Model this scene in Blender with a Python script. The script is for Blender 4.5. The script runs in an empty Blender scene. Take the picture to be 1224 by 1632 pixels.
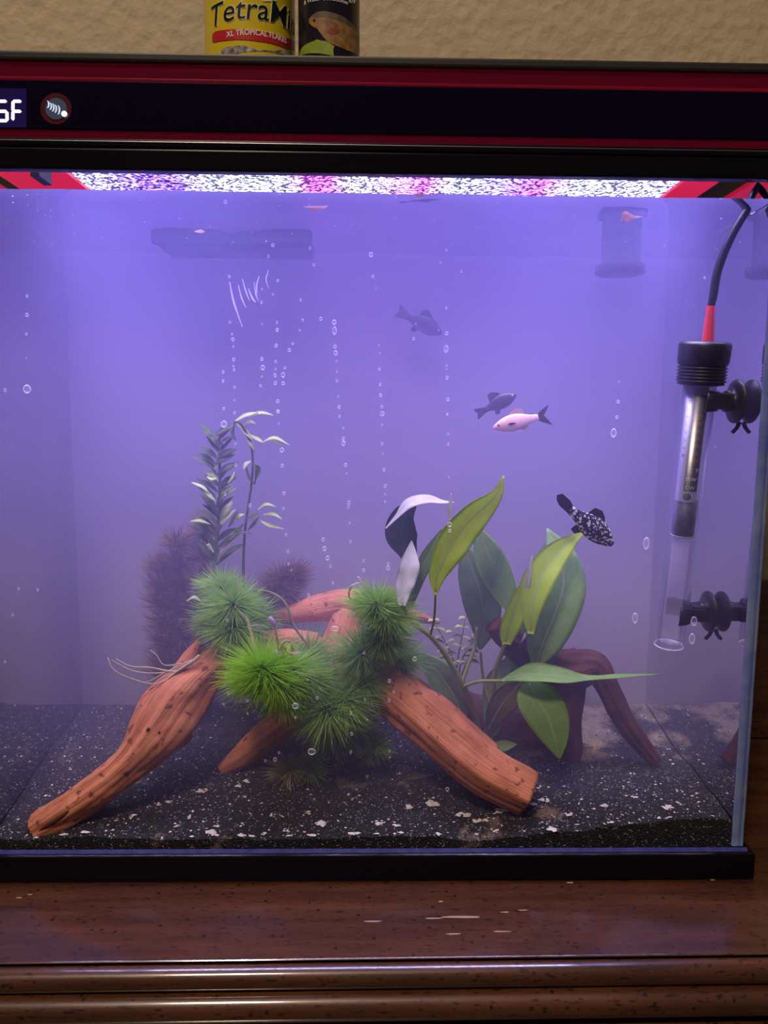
import bpy, bmesh, math, random
import numpy as np
from mathutils import Vector, Matrix, noise

# ------------------------------------------------------------------ camera
F = 1200.0                       # focal length in pixels of the 1224 x 1632 frame
CAM = Vector((0.0, -0.482, 0.312))
PITCH, YAW, ROLL = math.radians(7.0), math.radians(1.14), 0.0077
fwd = Vector((math.sin(YAW) * math.cos(PITCH), math.cos(YAW) * math.cos(PITCH), -math.sin(PITCH)))
r0 = fwd.cross(Vector((0, 0, 1))).normalized()
u0 = r0.cross(fwd).normalized()
RIGHT = r0 * math.cos(ROLL) + u0 * math.sin(ROLL)
UP = u0 * math.cos(ROLL) - r0 * math.sin(ROLL)
S = bpy.context.scene
COL = S.collection
cd = bpy.data.cameras.new('camera')
cd.sensor_fit = 'HORIZONTAL'
cd.sensor_width = 36.0
cd.lens = 36.0 * F / 1224.0
cd.clip_start = 0.01
cam = bpy.data.objects.new('camera', cd)
COL.objects.link(cam)
M = Matrix((RIGHT, UP, -fwd)).transposed().to_4x4()
M.translation = CAM
cam.matrix_world = M
S.camera = cam

# ------------------------------------------------------------------ world, lights, exposure
w = bpy.data.worlds.new('room_ambient')
S.world = w
w.use_nodes = True
w.node_tree.nodes['Background'].inputs[0].default_value = (1.0, 0.86, 0.72, 1)
w.node_tree.nodes['Background'].inputs[1].default_value = 0.045
S.view_settings.view_transform = 'Standard'
S.view_settings.look = 'None'
S.view_settings.exposure = 0.0
S.view_settings.gamma = 1.0
S.view_settings.use_curve_mapping = False
S.cycles.transparent_max_bounces = 32
S.cycles.volume_bounces = 2
S.cycles.max_bounces = 6

def area(name, loc, target, size, power, color):
    ld = bpy.data.lights.new(name, 'AREA')
    ld.shape = 'DISK'
    ld.size = size
    ld.energy = power
    ld.color = color
    o = bpy.data.objects.new(name, ld)
    COL.objects.link(o)
    o.location = loc
    o.rotation_euler = (Vector(target) - Vector(loc)).to_track_quat('-Z', 'Y').to_euler()
    return o
area('ceiling_lamp', (-0.45, -1.25, 2.25), (0.0, 0.1, 0.3), 0.35, 30.0, (1.0, 0.78, 0.60))
LED_POWER = 3.2        # speckled cover of the lamp
LED_WATTS = 1.36        # the lamp itself, a downlight with lenses
LED_COLOR = (0.50, 0.44, 1.0)
HAZE = 2.35

# ------------------------------------------------------------------ helpers: picture to place
def P(px, py, Y):
    d = RIGHT * ((px - 612.0) / F) - UP * ((py - 816.0) / F) + fwd
    t = (Y - CAM.y) / d.y
    return CAM + d * t
def depth(p):
    return (p - CAM).dot(fwd)
def mpx(p):                      # metres per picture pixel at that distance
    return depth(p) / F
ZF = lambda py, Y=0.0: P(612, py, Y).z

# ------------------------------------------------------------------ helpers: materials
def new_mat(name):
    m = bpy.data.materials.new(name)
    m.use_nodes = True
    nt = m.node_tree
    for n in list(nt.nodes):
        nt.nodes.remove(n)
    out = nt.nodes.new('ShaderNodeOutputMaterial')
    return m, nt, out
class NB:
    def __init__(s, nt): s.nt = nt
    def n(s, typ, **kw):
        nd = s.nt.nodes.new('ShaderNode' + typ)
        for k, v in kw.items():
            if k.startswith('i_'):
                key = k[2:].replace('_', ' ')
                nd.inputs[key].default_value = v
            else:
                setattr(nd, k, v)
        return nd
    def l(s, a, b): s.nt.links.new(a, b)
def c4(c): return (c[0], c[1], c[2], 1.0)
def ramp(b, src, stops, interp='LINEAR'):
    r = b.n('ValToRGB')
    r.color_ramp.interpolation = interp
    el = r.color_ramp.elements
    while len(el) < len(stops): el.new(0.5)
    for e, (p, c) in zip(el, stops):
        e.position = p
        e.color = c4(c)
    b.l(src, r.inputs[0])
    return r.outputs[0]
def pr(name, col, rough=0.5, spec=0.5, metal=0.0, noise_scale=None, col2=None, bump=0.0, bump_scale=200, coat=0.0, emit=None, estr=0.0, sss=0.0, stretch=(1, 1, 1), sheen=0):
    m, nt, out = new_mat(name)
    b = NB(nt)
    p = b.n('BsdfPrincipled')
    p.inputs['Base Color'].default_value = c4(col)
    p.inputs['Roughness'].default_value = rough
    p.inputs['Specular IOR Level'].default_value = spec
    p.inputs['Metallic'].default_value = metal
    p.inputs['Coat Weight'].default_value = coat
    tc = b.n('TexCoord')
    mp = b.n('Mapping')
    mp.inputs['Scale'].default_value = stretch
    b.l(tc.outputs['Object'], mp.inputs['Vector'])
    if noise_scale:
        nz = b.n('TexNoise', i_Scale=noise_scale, i_Detail=5.0)
        b.l(mp.outputs[0], nz.inputs['Vector'])
        b.l(ramp(b, nz.outputs[0], [(0.35, col), (0.65, col2 or col)]), p.inputs['Base Color'])
    if bump:
        nz2 = b.n('TexNoise', i_Scale=bump_scale, i_Detail=4.0)
        b.l(mp.outputs[0], nz2.inputs['Vector'])
        bp = b.n('Bump', i_Strength=bump, i_Distance=0.002)
        b.l(nz2.outputs[0], bp.inputs['Height'])
        b.l(bp.outputs[0], p.inputs['Normal'])
    if emit:
        p.inputs['Emission Color'].default_value = c4(emit)
        p.inputs['Emission Strength'].default_value = estr
    b.l(p.outputs[0], out.inputs[0])
    return m
def em(name, col, s):
    m, nt, out = new_mat(name)
    b = NB(nt)
    e = b.n('Emission', i_Color=c4(col), i_Strength=s)
    b.l(e.outputs[0], out.inputs[0])
    return m
def clear_mat(name, col):
    m, nt, out = new_mat(name)
    b = NB(nt)
    t = b.n('BsdfTransparent', i_Color=c4(col))
    b.l(t.outputs[0], out.inputs[0])
    return m
def mix_mat(name, fac, a_col, g_col, g_rough=0.02, diffuse=False):
    """transparent mixed with a glossy (or white diffuse) coat; fac: number, 'fresnel' or 'facing'"""
    m, nt, out = new_mat(name)
    b = NB(nt)
    t = b.n('BsdfTransparent', i_Color=c4(a_col))
    if diffuse:
        g1 = b.n('BsdfDiffuse', i_Color=c4(g_col))
        g2 = b.n('BsdfTranslucent', i_Color=c4(g_col))
        g = b.n('AddShader')
        b.l(g1.outputs[0], g.inputs[0]); b.l(g2.outputs[0], g.inputs[1])
    else:
        g = b.n('BsdfGlossy', i_Color=c4(g_col), i_Roughness=g_rough)
    mx = b.n('MixShader')
    if fac == 'fresnel':
        f = b.n('Fresnel', i_IOR=1.33)
        b.l(f.outputs[0], mx.inputs[0])
    elif isinstance(fac, tuple):
        f = b.n('LayerWeight', i_Blend=0.5)
        mt = b.n('Math', operation='POWER')
        b.l(f.outputs['Facing'], mt.inputs[0]); mt.inputs[1].default_value = fac[1]
        mm = b.n('Math', operation='MULTIPLY_ADD')
        b.l(mt.outputs[0], mm.inputs[0]); mm.inputs[1].default_value = fac[2]; mm.inputs[2].default_value = fac[3]
        b.l(mm.outputs[0], mx.inputs[0])
    else:
        mx.inputs[0].default_value = fac
    b.l(t.outputs[0], mx.inputs[1]); b.l(g.outputs[0], mx.inputs[2])
    b.l(mx.outputs[0], out.inputs[0])
    return m

# ------------------------------------------------------------------ helpers: objects
ORI = {}
def tag(o, label=None, cat=None, group=None, kind=None):
    if label: o['label'] = label
    if cat: o['category'] = cat
    if group: o['group'] = group
    if kind: o['kind'] = kind
    return o
def thing(name, label, cat, loc, group=None):
    o = bpy.data.objects.new(name, None)
    o.empty_display_size = 0.01
    COL.objects.link(o)
    o.location = loc
    ORI[o.name] = Vector(loc)
    return tag(o, label, cat, group)
def mesh(name, verts, faces, mat, parent=None, smooth=True, uvs=None, loc=None, mats=None, midx=None):
    org = ORI[parent.name] if parent is not None else Vector(loc if loc is not None else (0, 0, 0))
    me = bpy.data.meshes.new(name)
    me.from_pydata([tuple(Vector(v) - org) for v in verts], [], faces)
    for mm in (mats or [mat]):
        me.materials.append(mm)
    if midx is not None:
        me.polygons.foreach_set('material_index', midx)
    if smooth:
        me.polygons.foreach_set('use_smooth', [True] * len(me.polygons))
    if uvs is not None:
        ul = me.uv_layers.new(name='UVMap')
        li = np.zeros(len(me.loops), dtype=np.int32)
        me.loops.foreach_get('vertex_index', li)
        ul.data.foreach_set('uv', np.asarray(uvs, dtype=np.float32)[li].ravel())
    me.update()
    o = bpy.data.objects.new(name, me)
    COL.objects.link(o)
    if parent is not None:
        o.parent = parent
        ORI[o.name] = org
    else:
        o.location = org
        ORI[o.name] = org
    return o
def box(x0, x1, y0, y1, z0, z1):
    v = [(x0, y0, z0), (x1, y0, z0), (x1, y1, z0), (x0, y1, z0), (x0, y0, z1), (x1, y0, z1), (x1, y1, z1), (x0, y1, z1)]
    f = [(0, 3, 2, 1), (4, 5, 6, 7), (0, 1, 5, 4), (1, 2, 6, 5), (2, 3, 7, 6), (3, 0, 4, 7)]
    return v, f
def join(*vf):
    V, Fc = [], []
    for v, f in vf:
        k = len(V)
        V += list(v)
        Fc += [tuple(i + k for i in q) for q in f]
    return V, Fc
def bevel(o, wdt=0.001, seg=2):
    m = o.modifiers.new('bevel', 'BEVEL')
    m.width = wdt; m.segments = seg; m.limit_method = 'ANGLE'
    return o
def bxo(name, x0, x1, y0, y1, z0, z1, mat, parent, bev=0.0):
    o = mesh(name, *box(x0, x1, y0, y1, z0, z1), mat, parent, smooth=False)
    if bev: bevel(o, bev)
    return o
def cr(pts, n):
    """Catmull-Rom resampling of rows of numbers"""
    p = np.asarray(pts, dtype=float)
    if len(p) == 2:
        t = np.linspace(0, 1, n)[:, None]
        return p[0] * (1 - t) + p[1] * t
    q = np.vstack([2 * p[0] - p[1], p, 2 * p[-1] - p[-2]])
    out = []
    for s in np.linspace(0, len(p) - 1 - 1e-9, n):
        i = int(s); t = s - i
        a, b, c, d = q[i], q[i + 1], q[i + 2], q[i + 3]
        out.append(0.5 * (2 * b + (c - a) * t + (2 * a - 5 * b + 4 * c - d) * t * t + (3 * b - a - 3 * c + d) * t ** 3))
    return np.array(out)
def frames(pts):
    n = len(pts)
    T = [(pts[min(i + 1, n - 1)] - pts[max(i - 1, 0)]).normalized() for i in range(n)]
    a = Vector((0, 0, 1)) if abs(T[0].z) < 0.9 else Vector((1, 0, 0))
    N = [(a - T[0] * a.dot(T[0])).normalized()]
    for i in range(1, n):
        v = N[-1] - T[i] * N[-1].dot(T[i])
        N.append(v.normalized())
    B = [T[i].cross(N[i]) for i in range(n)]
    return T, N, B
def tube(pts, rad, seg=10, disp=None, cap=True, round_end=False):
    """pts: world points, rad: radii; returns verts, faces, uvs"""
    pts = [Vector(p) for p in pts]
    T, N, B = frames(pts)
    V, Fc, U = [], [], []
    n = len(pts)
    for i in range(n):
        for j in range(seg):
            a = 2 * math.pi * j / seg
            r = rad[i]
            if disp: r *= disp(i / (n - 1), a, pts[i])
            V.append(pts[i] + (N[i] * math.cos(a) + B[i] * math.sin(a)) * r)
            U.append((abs(2 * j / seg - 1), i / (n - 1)))
    for i in range(n - 1):
        for j in range(seg):
            k = (j + 1) % seg
            Fc.append((i * seg + j, i * seg + k, (i + 1) * seg + k, (i + 1) * seg + j))
    if cap:
        for e, idx in ((0, 0), (1, n - 1)):
            c = len(V)
            V.append(pts[idx] + T[idx] * (rad[idx] * (0.35 if round_end else 0.0) * (1 if e else -1)))
            U.append((0.5, float(e)))
            for j in range(seg):
                k = (j + 1) % seg
                t = (idx * seg + k, idx * seg + j, c)
                Fc.append(t if e == 0 else (t[1], t[0], t[2]))
    return V, Fc, U
def ptube(rows, n, seg=8, **kw):
    """rows of (px, py, Y, radius px)"""
    r = cr(rows, n)
    pts = [P(a[0], a[1], a[2]) for a in r]
    rad = [max(a[3], 0.2) * mpx(p) for a, p in zip(r, pts)]
    return tube(pts, rad, seg, **kw)
def lathe(c, ax, prof, seg=24):
    """prof: (along axis, radius) from c along unit ax"""
    pts = [c + ax * a for a, _ in prof]
    N = ax.orthogonal().normalized(); B = ax.cross(N)
    V, Fc = [], []
    for p, (a, r) in zip(pts, prof):
        for j in range(seg):
            t = 2 * math.pi * j / seg
            V.append(p + (N * math.cos(t) + B * math.sin(t)) * r)
    for i in range(len(prof) - 1):
        for j in range(seg):
            k = (j + 1) % seg
            Fc.append((i * seg + j, (i + 1) * seg + j, (i + 1) * seg + k, i * seg + k))
    Fc.append(tuple(range(seg)))
    Fc.append(tuple(reversed(range((len(prof) - 1) * seg, len(prof) * seg))))
    return V, Fc

# ------------------------------------------------------------------ dimensions read from the photograph
G_T = 0.005                                    # front pane
XRO = P(1190, 1352, 0).x                       # outer right of the glass
XRI = XRO - 0.008                              # inner right
XLI = P(-16, 1345, G_T).x                      # inner left
XLO = XLI - 0.006
YB = 0.176                                     # inner back
ZFR = ZF(1357)                                 # top of the bottom frame
ZW = ZF(313, G_T)                              # water level
ZLIP = ZF(279)                                 # lower edge of the top frame
WALL_Y = 0.235

def sand_z(x, y):
    u = (y - G_T) / (YB - G_T)
    xr = (x - XLI) / (XRI - XLI)
    z = 0.0262 + 0.030 * max(0.0, u) ** 0.9
    s = min(max((xr - 0.62) / 0.38, 0), 1)
    z += 0.012 * s * s * (3 - 2 * s) * max(0.0, 1 - u * 1.6)
    z += 0.0035 * noise.noise(Vector((x * 16, y * 16, 3.1))) + 0.0016 * noise.noise(Vector((x * 60, y * 60, 7.7)))
    z += 0.0025 * noise.noise(Vector((x * 22 + 4, 1.5, 0.3))) * max(0, 1 - u * 4)
    return z
def G(px, py):
    """point of the sand seen at that pixel"""
    lo = G_T
    Y = G_T
    while Y < YB:
        p = P(px, py, Y)
        if p.z <= sand_z(p.x, p.y): return p
        Y += 0.0008
    return P(px, py, YB - 0.002)

# ================================================================== MATERIALS
def wall_mat():
    m, nt, out = new_mat('textured_beige_paint')
    b = NB(nt)
    p = b.n('BsdfPrincipled', i_Roughness=0.75)
    tc = b.n('TexCoord')
    n1 = b.n('TexNoise', i_Scale=110.0, i_Detail=3.0)
    n2 = b.n('TexVoronoi', i_Scale=75.0)
    n3 = b.n('TexNoise', i_Scale=30.0, i_Detail=2.0)
    for n in (n1, n2, n3): b.l(tc.outputs['Object'], n.inputs['Vector'])
    ad = b.n('MixRGB', blend_type='MIX'); ad.inputs[0].default_value = 0.45
    b.l(n1.outputs[0], ad.inputs[1]); b.l(n2.outputs[0], ad.inputs[2])
    rp = ramp(b, ad.outputs[0], [(0.3, (0, 0, 0)), (0.62, (1, 1, 1))])
    bp = b.n('Bump', i_Strength=0.55, i_Distance=0.0016)
    b.l(rp, bp.inputs['Height']); b.l(bp.outputs[0], p.inputs['Normal'])
    b.l(ramp(b, n3.outputs[0], [(0.3, (0.50, 0.41, 0.27)), (0.7, (0.56, 0.46, 0.31))]), p.inputs['Base Color'])
    b.l(p.outputs[0], out.inputs[0])
    return m
def wood_top_mat(name, dark=1.0):
    m, nt, out = new_mat(name)
    b = NB(nt)
    p = b.n('BsdfPrincipled', i_Roughness=0.34)
    p.inputs['Coat Weight'].default_value = 1.0
    p.inputs['Coat Roughness'].default_value = 0.10
    p.inputs['Coat IOR'].default_value = 1.6
    tc = b.n('TexCoord')
    mp = b.n('Mapping'); mp.inputs['Scale'].default_value = (1.0, 9.0, 9.0)
    b.l(tc.outputs['Object'], mp.inputs[0])
    n1 = b.n('TexNoise', i_Scale=9.0, i_Detail=8.0, i_Roughness=0.65)
    b.l(mp.outputs[0], n1.inputs['Vector'])
    col = ramp(b, n1.outputs[0], [(0.25, (0.028 * dark, 0.009 * dark, 0.004 * dark)), (0.5, (0.075 * dark, 0.025 * dark, 0.010 * dark)), (0.75, (0.13 * dark, 0.047 * dark, 0.019 * dark))])
    # short dark pores along the grain
    mp2 = b.n('Mapping'); mp2.inputs['Scale'].default_value = (1.0, 4.0, 4.0)
    b.l(tc.outputs['Object'], mp2.inputs[0])
    n2 = b.n('TexNoise', i_Scale=150.0, i_Detail=2.0)
    b.l(mp2.outputs[0], n2.inputs['Vector'])
    pores = ramp(b, n2.outputs[0], [(0.33, (0, 0, 0)), (0.40, (1, 1, 1))])
    n3 = b.n('TexVoronoi', i_Scale=115.0)
    b.l(tc.outputs['Object'], n3.inputs['Vector'])
    dots = ramp(b, n3.outputs[0], [(0.10, (0, 0, 0)), (0.17, (1, 1, 1))])
    mu = b.n('MixRGB', blend_type='MULTIPLY'); mu.inputs[0].default_value = 0.75
    b.l(col, mu.inputs[1]); b.l(pores, mu.inputs[2])
    mu2 = b.n('MixRGB', blend_type='MULTIPLY'); mu2.inputs[0].default_value = 0.8
    b.l(mu.outputs[0], mu2.inputs[1]); b.l(dots, mu2.inputs[2])
    b.l(mu2.outputs[0], p.inputs['Base Color'])
    bp = b.n('Bump', i_Strength=0.25, i_Distance=0.0006)
    b.l(n1.outputs[0], bp.inputs['Height'])
    b.l(bp.outputs[0], p.inputs['Normal'])
    b.l(p.outputs[0], out.inputs[0])
    return m
def drift_mat(name, c1, c2, c3, scale=1.0):
    m, nt, out = new_mat(name)
    b = NB(nt)
    p = b.n('BsdfPrincipled', i_Roughness=0.75)
    p.inputs['Specular IOR Level'].default_value = 0.25
    tc = b.n('TexCoord')
    mp = b.n('Mapping'); mp.inputs['Scale'].default_value = (16.0, 1.6, 1.0)
    b.l(tc.outputs['UV'], mp.inputs[0])
    n1 = b.n('TexNoise', i_Scale=2.2 * scale, i_Detail=6.0, i_Roughness=0.6)
    b.l(mp.outputs[0], n1.inputs['Vector'])
    n2 = b.n('TexNoise', i_Scale=45.0, i_Detail=5.0)
    b.l(tc.outputs['Object'], n2.inputs['Vector'])
    n3 = b.n('TexNoise', i_Scale=170.0, i_Detail=2.0)
    b.l(tc.outputs['Object'], n3.inputs['Vector'])
    g = ramp(b, n1.outputs[0], [(0.3, c1), (0.5, c2), (0.72, c3)])
    o = ramp(b, n2.outputs[0], [(0.3, c1), (0.6, c3)])
    mx = b.n('MixRGB'); mx.inputs[0].default_value = 0.4
    b.l(g, mx.inputs[1]); b.l(o, mx.inputs[2])
    pits = ramp(b, n3.outputs[0], [(0.30, (0.25, 0.2, 0.2)), (0.38, (1, 1, 1))])
    mu = b.n('MixRGB', blend_type='MULTIPLY'); mu.inputs[0].default_value = 0.8
    b.l(mx.outputs[0], mu.inputs[1]); b.l(pits, mu.inputs[2])
    b.l(mu.outputs[0], p.inputs['Base Color'])
    ad = b.n('MixRGB', blend_type='ADD'); ad.inputs[0].default_value = 0.5
    b.l(n1.outputs[0], ad.inputs[1]); b.l(n3.outputs[0], ad.inputs[2])
    bp = b.n('Bump', i_Strength=0.6, i_Distance=0.0018)
    b.l(ad.outputs[0], bp.inputs['Height']); b.l(bp.outputs[0], p.inputs['Normal'])
    b.l(p.outputs[0], out.inputs[0])
    return m
def leaf_mat(name, c1, c2, vein, transl=0.4, rough=0.4):
    """UV: x across (0..1, rib at .5), y along"""
    m, nt, out = new_mat(name)
    b = NB(nt)
    p = b.n('BsdfPrincipled', i_Roughness=rough)
    p.inputs['Specular IOR Level'].default_value = 0.35
    tc = b.n('TexCoord')
    sp = b.n('SeparateXYZ'); b.l(tc.outputs['UV'], sp.inputs[0])
    a = b.n('Math', operation='SUBTRACT'); b.l(sp.outputs[0], a.inputs[0]); a.inputs[1].default_value = 0.5
    ab = b.n('Math', operation='ABSOLUTE'); b.l(a.outputs[0], ab.inputs[0])
    # side veins: sin((y - |x| * .35) * k)
    sh = b.n('Math', operation='MULTIPLY_ADD'); b.l(ab.outputs[0], sh.inputs[0]); sh.inputs[1].default_value = -0.38
    b.l(sp.outputs[1], sh.inputs[2])
    ml = b.n('Math', operation='MULTIPLY'); b.l(sh.outputs[0], ml.inputs[0]); ml.inputs[1].default_value = 75.0
    sn = b.n('Math', operation='SINE'); b.l(ml.outputs[0], sn.inputs[0])
    vv = ramp(b, sn.outputs[0], [(0.78, (0, 0, 0)), (1.0, (1, 1, 1))])
    rib = ramp(b, ab.outputs[0], [(0.012, (1, 1, 1)), (0.035, (0, 0, 0))])
    nz = b.n('TexNoise', i_Scale=120.0, i_Detail=4.0)
    b.l(tc.outputs['Object'], nz.inputs['Vector'])
    base = ramp(b, nz.outputs[0], [(0.35, c1), (0.65, c2)])
    m1 = b.n('MixRGB'); b.l(base, m1.inputs[1]); m1.inputs[2].default_value = c4(vein)
    hv = b.n('MixRGB'); hv.inputs[0].default_value = 0.16
    b.l(rib, hv.inputs[1]); b.l(vv, hv.inputs[2])
    b.l(hv.outputs[0], m1.inputs[0])
    b.l(m1.outputs[0], p.inputs['Base Color'])
    bp = b.n('Bump', i_Strength=0.35, i_Distance=0.0008)
    b.l(hv.outputs[0], bp.inputs['Height']); b.l(bp.outputs[0], p.inputs['Normal'])
    t = b.n('BsdfTranslucent')
    b.l(m1.outputs[0], t.inputs['Color'])
    mx = b.n('MixShader'); mx.inputs[0].default_value = transl
    b.l(p.outputs[0], mx.inputs[1]); b.l(t.outputs[0], mx.inputs[2])
    b.l(mx.outputs[0], out.inputs[0])
    return m
def soft_mat(name, col, col2=None, transl=0.35, rough=0.6, scale=150.0):
    m, nt, out = new_mat(name)
    b = NB(nt)
    p = b.n('BsdfPrincipled', i_Roughness=rough)
    p.inputs['Specular IOR Level'].default_value = 0.25
    tc = b.n('TexCoord')
    nz = b.n('TexNoise', i_Scale=scale, i_Detail=3.0)
    b.l(tc.outputs['Object'], nz.inputs['Vector'])
    cc = ramp(b, nz.outputs[0], [(0.38, col), (0.62, col2 or col)])
    b.l(cc, p.inputs['Base Color'])
    t = b.n('BsdfTranslucent'); b.l(cc, t.inputs['Color'])
    mx = b.n('MixShader'); mx.inputs[0].default_value = transl
    b.l(p.outputs[0], mx.inputs[1]); b.l(t.outputs[0], mx.inputs[2])
    b.l(mx.outputs[0], out.inputs[0])
    return m
def sand_mat():
    m, nt, out = new_mat('black_sand')
    b = NB(nt)
    p = b.n('BsdfPrincipled', i_Roughness=0.65)
    tc = b.n('TexCoord')
    n1 = b.n('TexVoronoi', i_Scale=1000.0)
    b.l(tc.outputs['Object'], n1.inputs['Vector'])
    sp = b.n('SeparateColor'); b.l(n1.outputs['Color'], sp.inputs[0])
    base = ramp(b, sp.outputs[0], [(0.0, (0.005, 0.0045, 0.008)), (0.7, (0.022, 0.020, 0.030)), (0.93, (0.04, 0.036, 0.05)), (0.975, (0.34, 0.30, 0.36))])
    # tan silt lying in patches, most of it at the right rear
    n2 = b.n('TexNoise', i_Scale=26.0, i_Detail=6.0, i_Roughness=0.6)
    b.l(tc.outputs['Object'], n2.inputs['Vector'])
    sx = b.n('SeparateXYZ'); b.l(tc.outputs['Object'], sx.inputs[0])
    gx = b.n('MapRange'); gx.inputs[1].default_value = 0.02; gx.inputs[2].default_value = 0.17; gx.inputs[3].default_value = 0.0; gx.inputs[4].default_value = 0.16
    b.l(sx.outputs[0], gx.inputs[0])
    gy = b.n('MapRange'); gy.inputs[1].default_value = 0.05; gy.inputs[2].default_value = 0.11; gy.inputs[3].default_value = 0.0; gy.inputs[4].default_value = 1.0
    b.l(sx.outputs[1], gy.inputs[0])
    gg = b.n('Math', operation='MULTIPLY'); b.l(gx.outputs[0], gg.inputs[0]); b.l(gy.outputs[0], gg.inputs[1])
    su = b.n('Math', operation='ADD'); b.l(n2.outputs[0], su.inputs[0]); b.l(gg.outputs[0], su.inputs[1])
    mask = ramp(b, su.outputs[0], [(0.63, (0, 0, 0)), (0.76, (1, 1, 1))])
    mx = b.n('MixRGB'); b.l(mask, mx.inputs[0]); b.l(base, mx.inputs[1]); mx.inputs[2].default_value = (0.42, 0.30, 0.24, 1)
    b.l(mx.outputs[0], p.inputs['Base Color'])
    bp = b.n('Bump', i_Strength=0.9, i_Distance=0.0012)
    b.l(n1.outputs[0], bp.inputs['Height']); b.l(bp.outputs[0], p.inputs['Normal'])
    b.l(p.outputs[0], out.inputs[0])
    return m
def led_mat():
    m, nt, out = new_mat('speckled_led_cover')
    b = NB(nt)
    tc = b.n('TexCoord')
    sp = b.n('SeparateXYZ'); b.l(tc.outputs['Generated'], sp.inputs[0])
    Wt, Vi, Mg, Lv = (0.60, 0.60, 1.0), (0.30, 0.16, 1.0), (0.70, 0.14, 0.95), (0.52, 0.48, 1.0)
    zone = ramp(b, sp.outputs[0], [(0.0, Lv), (0.10, Vi), (0.16, Vi), (0.22, Wt), (0.34, Wt), (0.38, Mg), (0.42, Mg), (0.46, Wt), (0.58, Mg), (0.63, Wt), (0.74, Vi), (0.78, Mg), (0.83, Wt), (1.0, Lv)])
    vo = b.n('TexVoronoi', i_Scale=520.0)
    b.l(tc.outputs['Object'], vo.inputs['Vector'])
    sc = b.n('SeparateColor'); b.l(vo.outputs['Color'], sc.inputs[0])
    sv = ramp(b, sc.outputs[0], [(0.0, (0.06, 0.06, 0.06)), (0.42, (0.14, 0.14, 0.14)), (0.55, (0.9, 0.9, 0.9)), (1.0, (1.8, 1.8, 1.8))])
    mu = b.n('MixRGB', blend_type='MULTIPLY'); mu.inputs[0].default_value = 1.0
    b.l(zone, mu.inputs[1]); b.l(sv, mu.inputs[2])
    e = b.n('Emission', i_Strength=LED_POWER)
    b.l(mu.outputs[0], e.inputs[0])
    b.l(e.outputs[0], out.inputs[0])
    return m
def water_mat():
    m, nt, out = new_mat('cloudy_water')
    b = NB(nt)
    v = b.n('VolumeScatter', i_Density=HAZE, i_Color=(0.56, 0.48, 1.0, 1), i_Anisotropy=0.0)
    b.l(v.outputs[0], out.inputs['Volume'])
    return m

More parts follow.
